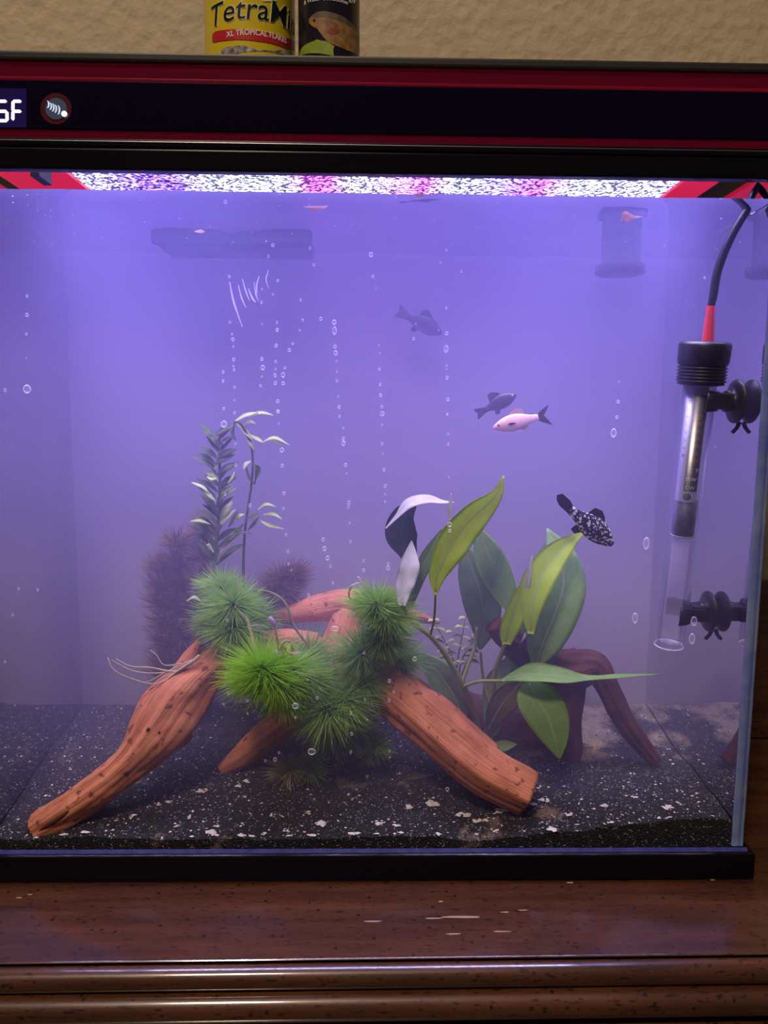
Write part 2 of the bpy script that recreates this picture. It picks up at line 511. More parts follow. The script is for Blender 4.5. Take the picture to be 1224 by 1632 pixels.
MT = {
    'wall': wall_mat(),
    'wood': wood_top_mat('varnished_brown_wood'),
    'wood_lo': wood_top_mat('varnished_brown_moulding', 1.15),
    'black': pr('black_plastic', (0.005, 0.004, 0.008), 0.22, spec=0.22),
    'blackm': pr('matt_black_plastic', (0.012, 0.011, 0.014), 0.5),
    'rim': pr('grey_black_plastic', (0.03, 0.028, 0.03), 0.4),
    'panel': pr('gloss_black_panel', (0.004, 0.0015, 0.014), 0.15, spec=0.25),
    'silver': pr('silver_trim', (0.30, 0.28, 0.32), 0.3, metal=0.8),
    'red_guide': pr('red_light_guide', (0.05, 0.001, 0.010), 0.25, spec=0.15, emit=(0.75, 0.01, 0.07), estr=0.045),
    'red_edge': pr('red_light_guide_edge', (0.10, 0.003, 0.012), 0.25, spec=0.15, emit=(0.9, 0.02, 0.07), estr=0.075),
    'red_under': pr('red_light_guide_underside', (0.4, 0.01, 0.02), 0.3, emit=(1.0, 0.015, 0.08), estr=0.5),
    'led': led_mat(),
    'front': clear_mat('clear_front_glass', (0.985, 0.985, 0.99)),
    'side': mix_mat('side_glass', 0.82, (0.8, 0.82, 0.9), (0.86, 0.86, 0.9), 0.02),
    'surface': mix_mat('water_surface', 'fresnel', (0.97, 0.97, 1), (0.9, 0.9, 0.95), 0.03),
    'water': water_mat(),
    'back': pr('dull_backing', (0.30, 0.25, 0.36), 0.8),
    'seam': soft_mat('blue_lit_glass_edge', (0.50, 0.60, 1.0), (0.66, 0.76, 1.0), 0.7, 0.3, 60.0),  # blue of light guided through the glass, put into the colour
    'bead': soft_mat('blue_foot_glow', (0.10, 0.11, 0.42), (0.14, 0.15, 0.5), 0.5, 0.3),  # glow along the foot of the glass, painted blue
    'sand': sand_mat(),
    'grain': pr('sand_grain', (0.008, 0.007, 0.012), 0.45, noise_scale=900, col2=(0.04, 0.036, 0.05)),
    'debris': pr('pale_debris', (0.92, 0.86, 0.95), 0.7, noise_scale=300, col2=(0.68, 0.56, 0.60)),
    'silt': pr('tan_silt', (0.55, 0.40, 0.34), 0.8, noise_scale=200, col2=(0.40, 0.28, 0.24)),
    'drift': drift_mat('orange_brown_driftwood', (0.24, 0.06, 0.030), (0.62, 0.20, 0.10), (0.78, 0.31, 0.175)),
    'driftd': drift_mat('dark_red_driftwood', (0.022, 0.008, 0.008), (0.07, 0.022, 0.017), (0.20, 0.055, 0.030)),
    'leaf_new': leaf_mat('young_yellow_green_leaf', (0.62, 0.80, 0.09), (0.70, 0.86, 0.12), (0.76, 0.86, 0.28), 0.6),
    'leaf_mid': leaf_mat('green_leaf', (0.34, 0.58, 0.20), (0.42, 0.64, 0.25), (0.72, 0.82, 0.58), 0.5),
    'leaf_old': leaf_mat('deep_green_leaf', (0.22, 0.38, 0.18), (0.28, 0.44, 0.21), (0.42, 0.52, 0.34), 0.45),
    'leaf_pale': leaf_mat('pale_sheen_leaf', (0.72, 0.70, 0.78), (0.86, 0.82, 0.9), (0.9, 0.88, 0.92), 0.4),  # pale tone paints the sheen of lit leaves, also a white leaf bit
    'leaf_teal': leaf_mat('dark_teal_leaf', (0.03, 0.075, 0.075), (0.05, 0.10, 0.09), (0.10, 0.16, 0.14), 0.15),
    'leaf_brown': leaf_mat('fading_brown_green_leaf', (0.16, 0.15, 0.08), (0.22, 0.20, 0.11), (0.30, 0.28, 0.18), 0.3),
    'petiole': soft_mat('pale_green_stalk', (0.30, 0.34, 0.11), (0.38, 0.40, 0.16), 0.3),
    'rib': soft_mat('pale_midrib', (0.50, 0.60, 0.32), None, 0.3),
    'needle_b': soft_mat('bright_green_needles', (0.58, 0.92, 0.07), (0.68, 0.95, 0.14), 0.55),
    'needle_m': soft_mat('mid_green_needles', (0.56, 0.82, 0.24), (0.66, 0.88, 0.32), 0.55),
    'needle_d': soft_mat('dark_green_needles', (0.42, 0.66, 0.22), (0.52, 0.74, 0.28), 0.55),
    'needle_r': soft_mat('brownish_needles', (0.34, 0.20, 0.12), (0.44, 0.28, 0.16), 0.5),
    'needle_t': soft_mat('withered_needles', (0.55, 0.48, 0.24), (0.66, 0.58, 0.34), 0.5),
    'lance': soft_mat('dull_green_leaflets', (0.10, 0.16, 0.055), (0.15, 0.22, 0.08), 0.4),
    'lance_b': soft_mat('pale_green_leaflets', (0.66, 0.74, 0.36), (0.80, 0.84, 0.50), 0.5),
    'stem': soft_mat('olive_stem', (0.20, 0.20, 0.09), (0.28, 0.25, 0.12), 0.2),
    'straw': soft_mat('straw_stem', (0.58, 0.48, 0.26), (0.66, 0.56, 0.34), 0.3),
    'root': soft_mat('pale_roots', (0.60, 0.48, 0.38), (0.72, 0.58, 0.48), 0.3),
    'white': soft_mat('white_petal', (0.85, 0.78, 0.86), None, 0.4),
    'lilac': soft_mat('lilac_bud', (0.62, 0.42, 0.70), (0.75, 0.55, 0.8), 0.4),
    'fish_black': pr('black_fish_skin', (0.012, 0.010, 0.016), 0.45),
    'fish_pink': pr('pink_white_fish_skin', (0.85, 0.42, 0.44), 0.4, noise_scale=120, col2=(0.92, 0.60, 0.58)),
    'fin_dark': soft_mat('dark_fin', (0.04, 0.035, 0.06), None, 0.3),
    'fin_pale': soft_mat('pale_fin', (0.7, 0.5, 0.55), None, 0.5),
    'eye': pr('fish_eye', (0.01, 0.01, 0.012), 0.15),
    'eye_ring': pr('fish_eye_ring', (0.7, 0.7, 0.75), 0.25),
    'bubble': mix_mat('bubble_skin', (0, 2.2, 0.85, 0.04), (1, 1, 1), (0.95, 0.93, 1.0), diffuse=True),
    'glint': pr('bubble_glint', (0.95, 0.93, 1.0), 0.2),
    'tube': mix_mat('heater_glass', (0, 1.3, 0.50, 0.14), (0.93, 0.93, 0.97), (0.9, 0.9, 1.0), 0.28),
    'scale': pr('pale_scale_strip', (0.50, 0.48, 0.66), 0.8, spec=0.1),
    'ink': pr('dark_ink', (0.03, 0.03, 0.05), 0.8, spec=0.1),
    'inkw': pr('white_ink', (0.75, 0.72, 0.8), 0.5),
    'inkr': pr('red_ink', (0.26, 0.04, 0.07), 0.8, spec=0.1),
    'boot': pr('red_rubber', (0.85, 0.05, 0.07), 0.4),
    'rubber': pr('black_rubber', (0.012, 0.011, 0.018), 0.4),
    'rubber_m': pr('weathered_black_plastic', (0.010, 0.009, 0.014), 0.9, spec=0.05),
    'core': pr('dark_heater_core', (0.05, 0.045, 0.08), 0.5, noise_scale=250, col2=(0.12, 0.11, 0.17)),
    'rod': mix_mat('frosted_heater_rod', 0.16, (1, 1, 1), (0.6, 0.56, 0.66), diffuse=True),
    'smear': mix_mat('chalky_smear', 0.28, (1, 1, 1), (0.85, 0.82, 0.9), diffuse=True),
    'yellow': pr('yellow_can_label', (0.72, 0.56, 0.02), 0.28),
    'canblk': pr('black_can_label', (0.014, 0.011, 0.022), 0.2),
    'letter': pr('black_letters', (0.008, 0.010, 0.016), 0.3),
    'letterw': pr('white_letters', (0.82, 0.80, 0.78), 0.4),
    'outline': pr('pale_yellow_outline', (0.88, 0.82, 0.45), 0.35),
    'banner': pr('red_banner', (0.55, 0.02, 0.03), 0.35),
    'flakes': pr('printed_flakes', (0.10, 0.09, 0.09), 0.5, noise_scale=260, col2=(0.60, 0.52, 0.48)),
    'pfish': pr('printed_fish', (0.20, 0.11, 0.05), 0.4, noise_scale=220, col2=(0.42, 0.22, 0.06)),
    'pred': pr('printed_red_spot', (0.26, 0.06, 0.03), 0.4),
    'pback': pr('printed_fish_back', (0.09, 0.07, 0.045), 0.4, noise_scale=300, col2=(0.17, 0.12, 0.06)),
    'pleaf': pr('printed_leaf', (0.20, 0.32, 0.02), 0.4, noise_scale=150, col2=(0.34, 0.44, 0.05)),
    'digit': em('lit_segments', (0.86, 0.84, 1.0), 1.5),
    'screen': pr('dark_blue_screen', (0.01, 0.005, 0.05), 0.2, emit=(0.14, 0.05, 0.75), estr=0.035),
    'bulb': em('lit_icon', (0.75, 0.84, 1.0), 0.9),
    'button': pr('button_face', (0.05, 0.05, 0.08), 0.2, emit=(0.2, 0.28, 0.5), estr=0.10),
    'redring': pr('red_halo_ring', (0.05, 0.004, 0.01), 0.3, emit=(0.7, 0.01, 0.05), estr=0.022),
    'chip': pr('bare_wood_chip', (0.40, 0.27, 0.18), 0.7),
}

# ================================================================== THE ROOM
wo = mesh('wall_back', *box(-1.6, 1.6, WALL_Y, WALL_Y + 0.06, -0.8, 1.5), MT['wall'], smooth=False)
tag(wo, 'beige textured wall behind the aquarium', kind='structure')

# ------------------------------------------------------------------ dresser
DR = thing('dresser', 'dark brown varnished wooden dresser top with rounded front mouldings', 'dresser', (0, 0.05, -0.06))
DROT = 0.0085
def dresser_strip(name, prof, mat):
    """closed profile of (Y, z) pulled along X, turned a touch about the vertical"""
    V, Fc = [], []
    xs = [-0.85 + i * 0.17 for i in range(11)]
    n = len(prof)
    for x in xs:
        for (y, z) in prof:
            V.append((x, y + DROT * x if y < 0.2 else y, z))
    for i in range(len(xs) - 1):
        for j in range(n):
            k = (j + 1) % n
            Fc.append((i * n + j, i * n + k, (i + 1) * n + k, (i + 1) * n + j))
    Fc.append(tuple(reversed(range(n))))
    Fc.append(tuple(range((len(xs) - 1) * n, len(xs) * n)))
    return mesh(name, V, Fc, mat, DR, smooth=False)
def bead(y0, z0, y1, z1, bulge, n=10):
    """half round between two (Y, z) points, bulging out to the front"""
    pts = []
    d = Vector((y1 - y0, z1 - z0)); nr = Vector((d.y, -d.x)).normalized()
    if nr.x > 0: nr = -nr
    for i in range(n + 1):
        t = math.pi * i / n
        q = Vector((y0, z0)) + d * (1 - math.cos(t)) / 2 + nr * bulge * math.sin(t) ** 0.8
        pts.append((q.x, q.y))
    return pts
YE = P(612, 1527, 0).y
def at_z0(py):
    d = RIGHT * 0 - UP * ((py - 816.0) / F) + fwd
    t = -CAM.z / d.z
    return (CAM + d * t).y
YE = at_z0(1527)
top = dresser_strip('top_board', [(YE, 0), (YE - 0.0006, -0.0008), (YE + 0.003, -0.0035), (YE + 0.003, -0.022), (0.2345, -0.022), (0.2345, 0)], MT['wood'])
def circ(cy, cz, r, a0, a1, n=14):
    return [(cy - r * math.sin(math.radians(a0 + (a1 - a0) * i / n)), cz + r * math.cos(math.radians(a0 + (a1 - a0) * i / n))) for i in range(n + 1)]
b1 = circ(YE - 0.0030, -0.0085, 0.0068, -35, 140)
dresser_strip('moulding', b1 + [(YE + 0.002, -0.0145), (YE + 0.002, -0.0037)], MT['wood_lo'])
b2 = circ(YE - 0.0078, -0.0228, 0.0085, -30, 150)
dresser_strip('moulding', b2 + [(YE + 0.002, -0.0310), (YE + 0.002, -0.0150)], MT['wood_lo'])
b3 = bead(YE - 0.0200, -0.0345, YE - 0.0220, -0.0475, 0.003)
dresser_strip('moulding', [(YE - 0.006, -0.0340)] + b3 + [(YE + 0.002, -0.060), (YE + 0.002, -0.0322), (YE - 0.006, -0.0322)], MT['wood_lo'])
dresser_strip('front_panel', [(YE - 0.004, -0.0605), (YE - 0.004, -0.30), (0.234, -0.30), (0.234, -0.0225), (YE + 0.004, -0.0225), (YE + 0.004, -0.0605)], MT['wood'])
for o in DR.children:
    for pgn in o.data.polygons: pgn.use_smooth = False
    md = o.modifiers.new('bevel', 'BEVEL'); md.width = 0.0006; md.segments = 2; md.limit_method = 'ANGLE'; md.angle_limit = 0.9
    for pgn in o.data.polygons: pgn.use_smooth = o.name.startswith('moulding')
shade_bd = mesh('added_shade_board', *box(-0.85, 0.85, 0.2248, 0.2349, 0.0006, 0.16), MT['wood'], smooth=False)  # added dark board, stands in for shade at the foot of the wall
bevel(shade_bd, 0.002)
tag(shade_bd, 'added dark board in place of the shade low on the wall behind the aquarium', kind='structure')
# worn chips where bare wood shows, thin flakes in the varnish
rng = random.Random(5)
def z0pt(px, py):
    d = RIGHT * ((px - 612) / F) - UP * ((py - 816) / F) + fwd
    return CAM + d * (-CAM.z / d.z)
cv = []
for (cx, cy, L, h) in [(735, 1462, 30, 2.2), (690, 1464, 14, 1.6), (723, 1489, 13, 1.6), (800, 1485, 14, 1.2), (595, 1469, 15, 1.5), (805, 1454, 8, 1.2), (834, 1451, 9, 1.0), (702, 1437, 4, 1.5), (908, 1407, 5, 1.5), (1135, 1402, 4, 2.0), (8, 1400, 3, 1.5), (80, 1400, 3, 1.5), (48, 1426, 4, 1.0), (30, 1431, 5, 1.0)]:
    p = z0pt(cx, cy); m_ = mpx(p)
    ring = []
    for i in range(9):
        a = 2 * math.pi * i / 9
        rr = 0.7 + 0.5 * rng.random()
        ring.append((p.x + math.cos(a) * L * m_ * rr, p.y + math.sin(a) * h * 1.2 * m_ * rr))
    v = [(x, y, 0.00001) for x, y in ring] + [(x, y, 0.00025) for x, y in ring]
    cv.append((v, [tuple(range(9, 18))] + [(i, (i + 1) % 9, 9 + (i + 1) % 9, 9 + i) for i in range(9)]))
for q in cv:
    mesh('bare_chip', *q, MT['chip'], DR, smooth=False)

# ================================================================== AQUARIUM
AQ = thing('aquarium', 'rectangular glass aquarium with black frame full of cloudy violet water', 'aquarium', ((XLO + XRO) / 2, YB / 2, 0))
YBO = YB + 0.006
bxo('front_glass', XLO, XRO, 0.0, G_T - 0.0004, 0.006, ZLIP + 0.012, MT['front'], AQ)
bxo('side_glass', XRI, XRO, G_T + 0.0012, YBO, 0.006, ZLIP + 0.012, MT['side'], AQ)
bxo('side_glass', XLO, XLI, G_T + 0.0012, YBO, 0.006, ZLIP + 0.012, MT['side'], AQ)
bxo('back_glass', XLI, XRI, YB, YBO, 0.006, ZLIP + 0.012, MT['back'], AQ)
bxo('bottom_glass', XLI, XRI, G_T, YB, 0.004, 0.010, MT['back'], AQ)
# edge of the right pane, guided light painted as pale blue, seen through the front pane
def seam(xa, xb):
    n = 60
    V, Fc = [], []
    for i in range(n + 1):
        z = ZFR + (ZLIP + 0.01 - ZFR) * i / n
        wv = 0.0005 * noise.noise(Vector((z * 120, xa, 0)))
        for (x, y) in ((xa + wv, G_T - 0.0002), (xb + wv * 0.4, G_T - 0.0002), (xb, G_T + 0.0011), (xa, G_T + 0.0011)):
            V.append((x, y, z))
    for i in range(n):
        for j in range(4):
            k = (j + 1) % 4
            Fc.append((i * 4 + j, i * 4 + k, i * 4 + 4 + k, i * 4 + 4 + j))
    Fc += [(0, 1, 2, 3), tuple(n * 4 + j for j in range(4))]
    return mesh('edge_seam', V, Fc, MT['seam'], AQ)
seam(XRI + 0.0002, XRO - 0.0022)
seam(XRO - 0.0018, XRO - 0.0002)
seam(XLO, XLI)
bv = [(XLO, 0, ZFR), (XRO, 0, ZFR), (XRO, -0.0016, ZFR), (XLO, -0.0016, ZFR), (XLO, -0.0001, ZFR + 0.0022), (XRO, -0.0001, ZFR + 0.0022)]
mesh('foot_glow_strip', bv, [(0, 1, 2, 3), (3, 2, 5, 4), (0, 4, 5, 1), (0, 3, 4), (1, 5, 2)], MT['bead'], AQ, smooth=False)  # added blue strip standing in for the glow at the glass foot
# bottom frame: four mitred bars with a small ledge
bt = 0.0045
def frame_bar(name, x0, x1, y0, y1, z0, z1, mat=MT['black'], bev=0.0012):
    return bxo(name, x0, x1, y0, y1, z0, z1, mat, AQ, bev)
frame_bar('bottom_frame', XLO - bt, XRO + bt, -bt, 0.0, 0.0, ZFR, bev=0.0016)
frame_bar('bottom_frame', XLO - bt, XRO + bt, YBO, YBO + bt, 0.0, ZFR)
frame_bar('bottom_frame', XLO - bt, XLO, 0.0, YBO, 0.0, ZFR)
frame_bar('bottom_frame', XRO, XRO + bt, 0.0, YBO, 0.0, ZFR, bev=0.0016)
HY = -0.0075
zt = lambda py: ZF(py, HY)
frame_bar('top_frame', XLO - bt, XRO + bt, HY, -0.0002, zt(277), zt(242))
frame_bar('top_frame', XLO - bt, XRO + bt, YBO, YBO + bt, zt(277) - 0.004, zt(242))
frame_bar('top_frame', XLO - bt, XLO, 0.0, YBO, zt(277), zt(242))
frame_bar('top_frame', XRO, XRO + bt, 0.0, YBO, zt(277), zt(242))
# chalky smears on the pane
sm = []
for (a, b_, c, wd) in [((366, 450), (372, 480), (386, 521), 1.6), ((380, 455), (385, 475), (392, 490), 1.3), ((386, 445), (392, 465), (398, 480), 1.2), ((396, 460), (402, 475), (408, 482), 1.5), ((405, 450), (408, 470), (412, 480), 1.0), ((413, 440), (409, 455), (410, 470), 1.2), ((428, 430), (424, 445), (428, 460), 1.0)]:
    V, Fc, U = ptube([(a[0], a[1], G_T + 0.0002, wd * 0.4), (b_[0], b_[1], G_T + 0.0002, wd), (c[0], c[1], G_T + 0.0002, wd * 0.3)], 12, 6)
    mesh('smear', V, Fc, MT['smear'], AQ)

# ------------------------------------------------------------------ water
e = 0.0006
WT = mesh('water', *box(XLI + e, XRI - e, G_T + e * 0.3, YB - e, 0.0112, ZW), MT['water'], smooth=False)
tag(WT, 'cloudy violet blue water filling the aquarium', 'water')
# surface sheet with faint ripples, its underside mirrors the tank
n1, n2 = 90, 34
V, Fc = [], []
for j in range(n2 + 1):
    for i in range(n1 + 1):
        x = XLI + e + (XRI - XLI - 2 * e) * i / n1
        y = G_T + e + (YB - G_T - 2 * e) * j / n2
        z = ZW + 0.0006 + 0.0005 * noise.noise(Vector((x * 25, y * 25, 9)))
        if j < 3: z += 0.0012 * (1 - j / 3) ** 2
        V.append((x, y, z))
for j in range(n2):
    for i in range(n1):
        a = j * (n1 + 1) + i
        Fc.append((a, a + 1, a + n1 + 2, a + n1 + 1))
ws = mesh('water_surface', V, Fc, MT['surface'], WT)
ORI[ws.name] = Vector((0, 0, 0))
# ------------------------------------------------------------------ light hood
HD = thing('light_hood', 'long black light hood with red glowing strips and lit display on the tank', 'light hood', ((XLO + XRO) / 2, YB / 2, zt(242)))
hx0, hx1 = XLO - 0.012, XRO + 0.012
hyb = YBO + 0.004
bxo('top_cover', hx0, hx1, HY - 0.001, hyb, zt(106), zt(90), MT['rim'], HD, 0.0015)
bxo('light_strip', hx0 + 0.001, hx1 - 0.001, HY + 0.0015, HY + 0.02, zt(130), zt(106) - 0.0001, MT['red_guide'], HD)
bxo('light_strip', hx0 + 0.001, hx1 - 0.001, HY + 0.0004, HY + 0.02, zt(135.5), zt(130) - 0.0001, MT['red_edge'], HD, 0.0005)
bxo('front_panel', hx0, hx1, HY, HY + 0.03, zt(214), zt(136), MT['panel'], HD, 0.0008)
bxo('light_strip', hx0 + 0.001, hx1 - 0.001, HY + 0.0012, HY + 0.02, zt(227), zt(214) - 0.0001, MT['red_guide'], HD)
bxo('lower_rail', hx0, hx1, HY - 0.0005, HY + 0.02, zt(241.5), zt(227) - 0.0001, MT['black'], HD, 0.0012)
bxo('trim_line', hx0, hx1, HY - 0.0008, HY + 0.002, zt(233.5), zt(231.5), MT['silver'], HD, 0.0003)
bxo('housing', hx0 + 0.002, hx1 - 0.002, HY + 0.03, hyb - 0.001, zt(214), zt(106) - 0.0002, MT['blackm'], HD)
ZL = zt(214) - 0.0035
LX0, LX1 = P(120, 285, 0.07).x, P(1075, 300, 0.07).x
bxo('led_cover', LX0, LX1, 0.010, YB - 0.035, ZL, ZL + 0.0030, MT['led'], HD)
MODS = [1.15, 1.0, 0.80, 0.80, 1.0, 1.30]      # six unseen area lights under the cover, ends stronger to even the haze
lx0, lx1 = XLI + 0.012, XRI - 0.012
for k_, wt in enumerate(MODS):
    ld = bpy.data.lights.new('led_lamp', 'AREA')
    mw_ = (lx1 - lx0) / len(MODS)
    ld.shape = 'RECTANGLE'; ld.size = mw_ * 0.97; ld.size_y = 0.11
    ld.spread = math.radians(84); ld.energy = LED_WATTS * wt / sum(MODS); ld.color = LED_COLOR
    lo_ = bpy.data.objects.new('led_lamp', ld); COL.objects.link(lo_)
    lo_.parent = HD
    lo_.location = Vector((lx0 + mw_ * (k_ + 0.5), 0.068, ZL - 0.0018)) - ORI[HD.name]
# red lit ends of the underside
for (a, c) in ((XLI + 0.001, LX0 - 0.002), (LX1 + 0.002, XRI - 0.012)):
    bxo('light_strip', a, c, 0.045, 0.105, ZL - 0.001, ZL + 0.0026, MT['red_under'], HD, 0.0006)
bxo('hood_clip', LX0 - 0.014, LX0 - 0.008, 0.03, 0.05, ZL - 0.012, ZL + 0.0028, MT['blackm'], HD, 0.0005)
# display with seven-segment digits
SX = lambda px, py: P(px, py, HY - 0.0004)
def front_poly(name, pts, mat, parent, y0, y1):
    """extruded polygon given in pixels, standing on the hood front"""
    n = len(pts)
    q = [P(a, b_, y0) for a, b_ in pts]
    V = [(p.x, y0, p.z) for p in q] + [(p.x, y1, p.z) for p in q]
    Fc = [tuple(range(n)), tuple(reversed(range(n, 2 * n)))] + [(i, n + i, n + (i + 1) % n, (i + 1) % n) for i in range(n)]
    return mesh(name, V, Fc, mat, parent, smooth=False)
DSP = front_poly('display', [(-62, 140), (42, 141), (42, 203), (-62, 202)], MT['screen'], HD, HY - 0.0003, HY + 0.001)
def seg(pa, pb, wd):
    a, b_ = Vector(pa), Vector(pb)
    d = (b_ - a).normalized(); nn = Vector((-d.y, d.x))
    a, b_ = a + d * wd * 0.35, b_ - d * wd * 0.35
    pts = [a - d * wd * 0.5, a + nn * wd * 0.5, b_ + nn * wd * 0.5, b_ + d * wd * 0.5, b_ - nn * wd * 0.5, a - nn * wd * 0.5]
    o = front_poly('segment', [tuple(p) for p in pts], MT['digit'], DSP, HY - 0.0009, HY - 0.0003)
    return o
def digit(x0, x1, yt, ym, yb, sl, which, wd=4.6):
    X = lambda x, y: (x + sl * (yb - y), y)
    pos = {'a': ((x0, yt), (x1, yt)), 'g': ((x0, ym), (x1, ym)), 'd': ((x0, yb), (x1, yb)), 'f': ((x0, yt), (x0, ym)), 'b': ((x1, yt), (x1, ym)), 'e': ((x0, ym), (x0, yb)), 'c': ((x1, ym), (x1, yb))}
    for k in which:
        (a, b_), (c, d) = pos[k]
        seg(X(a, b_), X(c, d), wd)
digit(-9, 11, 161, 177, 192, -0.03, 'afgecd')
digit(20, 33, 161, 177, 191, 0.01, 'afge')
# round button with its lit bulb icon
def disc(name, px, py, r, mat, parent, y0, y1, seg_n=28, sx=1.0):
    return front_poly(name, [(px + r * sx * math.cos(2 * math.pi * i / seg_n), py + r * math.sin(2 * math.pi * i / seg_n)) for i in range(seg_n)], mat, parent, y0, y1)
BT = disc('button', 89, 173, 17, MT['button'], HD, HY - 0.0010, HY + 0.001)
disc('button_halo', 89, 173, 25, MT['redring'], HD, HY - 0.0003, HY + 0.001)  # red glow round the button, painted as a faintly emissive disc
for i, (dx, dy, h) in enumerate([(-11, -6, 8), (-7, -3, 8), (-3, -1, 9), (1, 1, 9), (6, 3, 10)]):
    cx, cy = 88 + dx, 172 + dy
    pts = []
    for k in range(9):
        a = -math.pi / 2 + math.pi * k / 8
        pts.append((cx - 2 + 3.6 * math.cos(a), cy + h * 0.72 * math.sin(a)))
    for k in range(9):
        a = math.pi / 2 - math.pi * k / 8
        pts.append((cx - 2 + 1.6 * math.cos(a), cy + h * 0.62 * math.sin(a)))
    front_poly('bulb_icon', pts, MT['bulb'], BT, HY - 0.0014, HY - 0.0010)
disc('bulb_icon', 102, 181, 4.5, MT['digit'], BT, HY - 0.0016, HY - 0.0010, 14)

# ================================================================== CANS ON THE HOOD
ZTOP = zt(90)
def can(name, label, px0, px1, py, cy, hgt, mat, capmat):
    c = P((px0 + px1) / 2, py, cy)
    r = (px1 - px0) / 2 * mpx(c) * 0.985
    o = thing(name, label, 'can', (c.x, cy, ZTOP + 0.0002), 'cans on the light hood')
    base = Vector((c.x, cy, ZTOP + 0.0002))
    V, Fc = lathe(base, Vector((0, 0, 1)), [(0, r * 0.95), (0.001, r), (0.003, r), (hgt - 0.003, r), (hgt - 0.001, r), (hgt, r * 0.96)], 64)
    mesh('body', V, Fc, mat, o)
    V, Fc = lathe(base + Vector((0, 0, hgt)), Vector((0, 0, 1)), [(0.0002, r * 1.02), (0.001, r * 1.03), (0.012, r * 1.02), (0.013, r * 0.98)], 48)
    mesh('lid', V, Fc, capmat, o)
    return o, c, r
TC, tc_c, tc_r = can('fish_food_can', 'yellow can of fish flakes on the light hood', 327, 471, 60, 0.055, 0.125, MT['yellow'], MT['banner'])
BC, bc_c, bc_r = can('water_conditioner_can', 'slim black can beside the yellow can on the light hood', 475, 574, 60, 0.045, 0.14, MT['canblk'], MT['blackm'])
def on_can(px, py, c, r):
    """angle and height where the pixel's ray meets the can"""
    d = RIGHT * ((px - 612) / F) - UP * ((py - 816) / F) + fwd
    ox, oy = CAM.x - c.x, CAM.y - c.y
    A = d.x ** 2 + d.y ** 2; B = 2 * (ox * d.x + oy * d.y); C_ = ox * ox + oy * oy - r * r
    D = max(B * B - 4 * A * C_, 0)
    t = (-B - math.sqrt(D)) / (2 * A)
    p = CAM + d * t
    return math.atan2(p.x - c.x, -(p.y - c.y)), p.z
def wrap(name, V2, Fc, mat, parent, c, r, lift):
    """flat shape (angle*r, z) bent round the can"""
    bm = bmesh.new()
    vs = [bm.verts.new((u, 0, z)) for u, z in V2]
    for f in Fc:
        try: bm.faces.new([vs[i] for i in f])
        except ValueError: pass
    us = [v.co.x for v in bm.verts]
    u = min(us)
    while u < max(us):
        u += r * 0.12
        bmesh.ops.bisect_plane(bm, geom=bm.verts[:] + bm.edges[:] + bm.faces[:], plane_co=(u, 0, 0), plane_no=(1, 0, 0))
    bmesh.ops.triangulate(bm, faces=bm.faces[:])
    bm.verts.ensure_lookup_table()
    V, F3 = [], []
    bm.verts.index_update()
    for k in (r + lift, r + 0.00005):
        for v in bm.verts:
            a = v.co.x / r
            V.append((c.x + k * math.sin(a), c.y - k * math.cos(a), v.co.z))
    n = len(bm.verts)
    for f in bm.faces:
        ids = [v.index for v in f.verts]
        F3.append(tuple(ids))
        F3.append(tuple(n + i for i in reversed(ids)))
    for ed in bm.edges:
        if len(ed.link_faces) == 1:
            a, b_ = ed.verts[0].index, ed.verts[1].index
            F3.append((a, b_, n + b_, n + a))
    bm.free()
    return mesh(name, V, F3, mat, parent, smooth=False)
def text2d(s, size, shear=0.0, offset=0.0, space=1.0):
    cu = bpy.data.curves.new('t', 'FONT')
    cu.body = s; cu.size = size; cu.shear = shear; cu.offset = offset; cu.space_character = space
    cu.resolution_u = 3
    o = bpy.data.objects.new('t', cu)
    COL.objects.link(o)
    dg = bpy.context.evaluated_depsgraph_get()
    dg.update()
    me = bpy.data.meshes.new_from_object(o.evaluated_get(dg))
    V2 = [(v.co.x, v.co.y) for v in me.vertices]
    Fc = [tuple(p.vertices) for p in me.polygons]
    bpy.data.objects.remove(o); bpy.data.curves.remove(cu); bpy.data.meshes.remove(me)
    return V2, Fc
def can_text(name, s, pxa, pya, pxb, pyb, hpx, c, r, mat, parent, lift, shear=0, offset=0, cap=0.72, fit=None):
    """text whose baseline runs between two pixels on the can, capitals hpx tall"""
    a0, z0 = on_can(pxa, pya, c, r); a1, z1 = on_can(pxb, pyb, c, r)
    h = hpx * mpx(P(pxa, pya, c.y - r))
    V2, Fc = text2d(s, h / cap, shear, offset)
    x0, x1 = min(v[0] for v in V2), max(v[0] for v in V2)
    L = (a1 - a0) * r
    k = L / (x1 - x0)
    W2 = []
    for x, y in V2:
        u = (x - x0) * k
        W2.append((a0 * r + u, z0 + (z1 - z0) * u / L + y))
    return wrap(name, W2, Fc, mat, parent, c, r, lift)
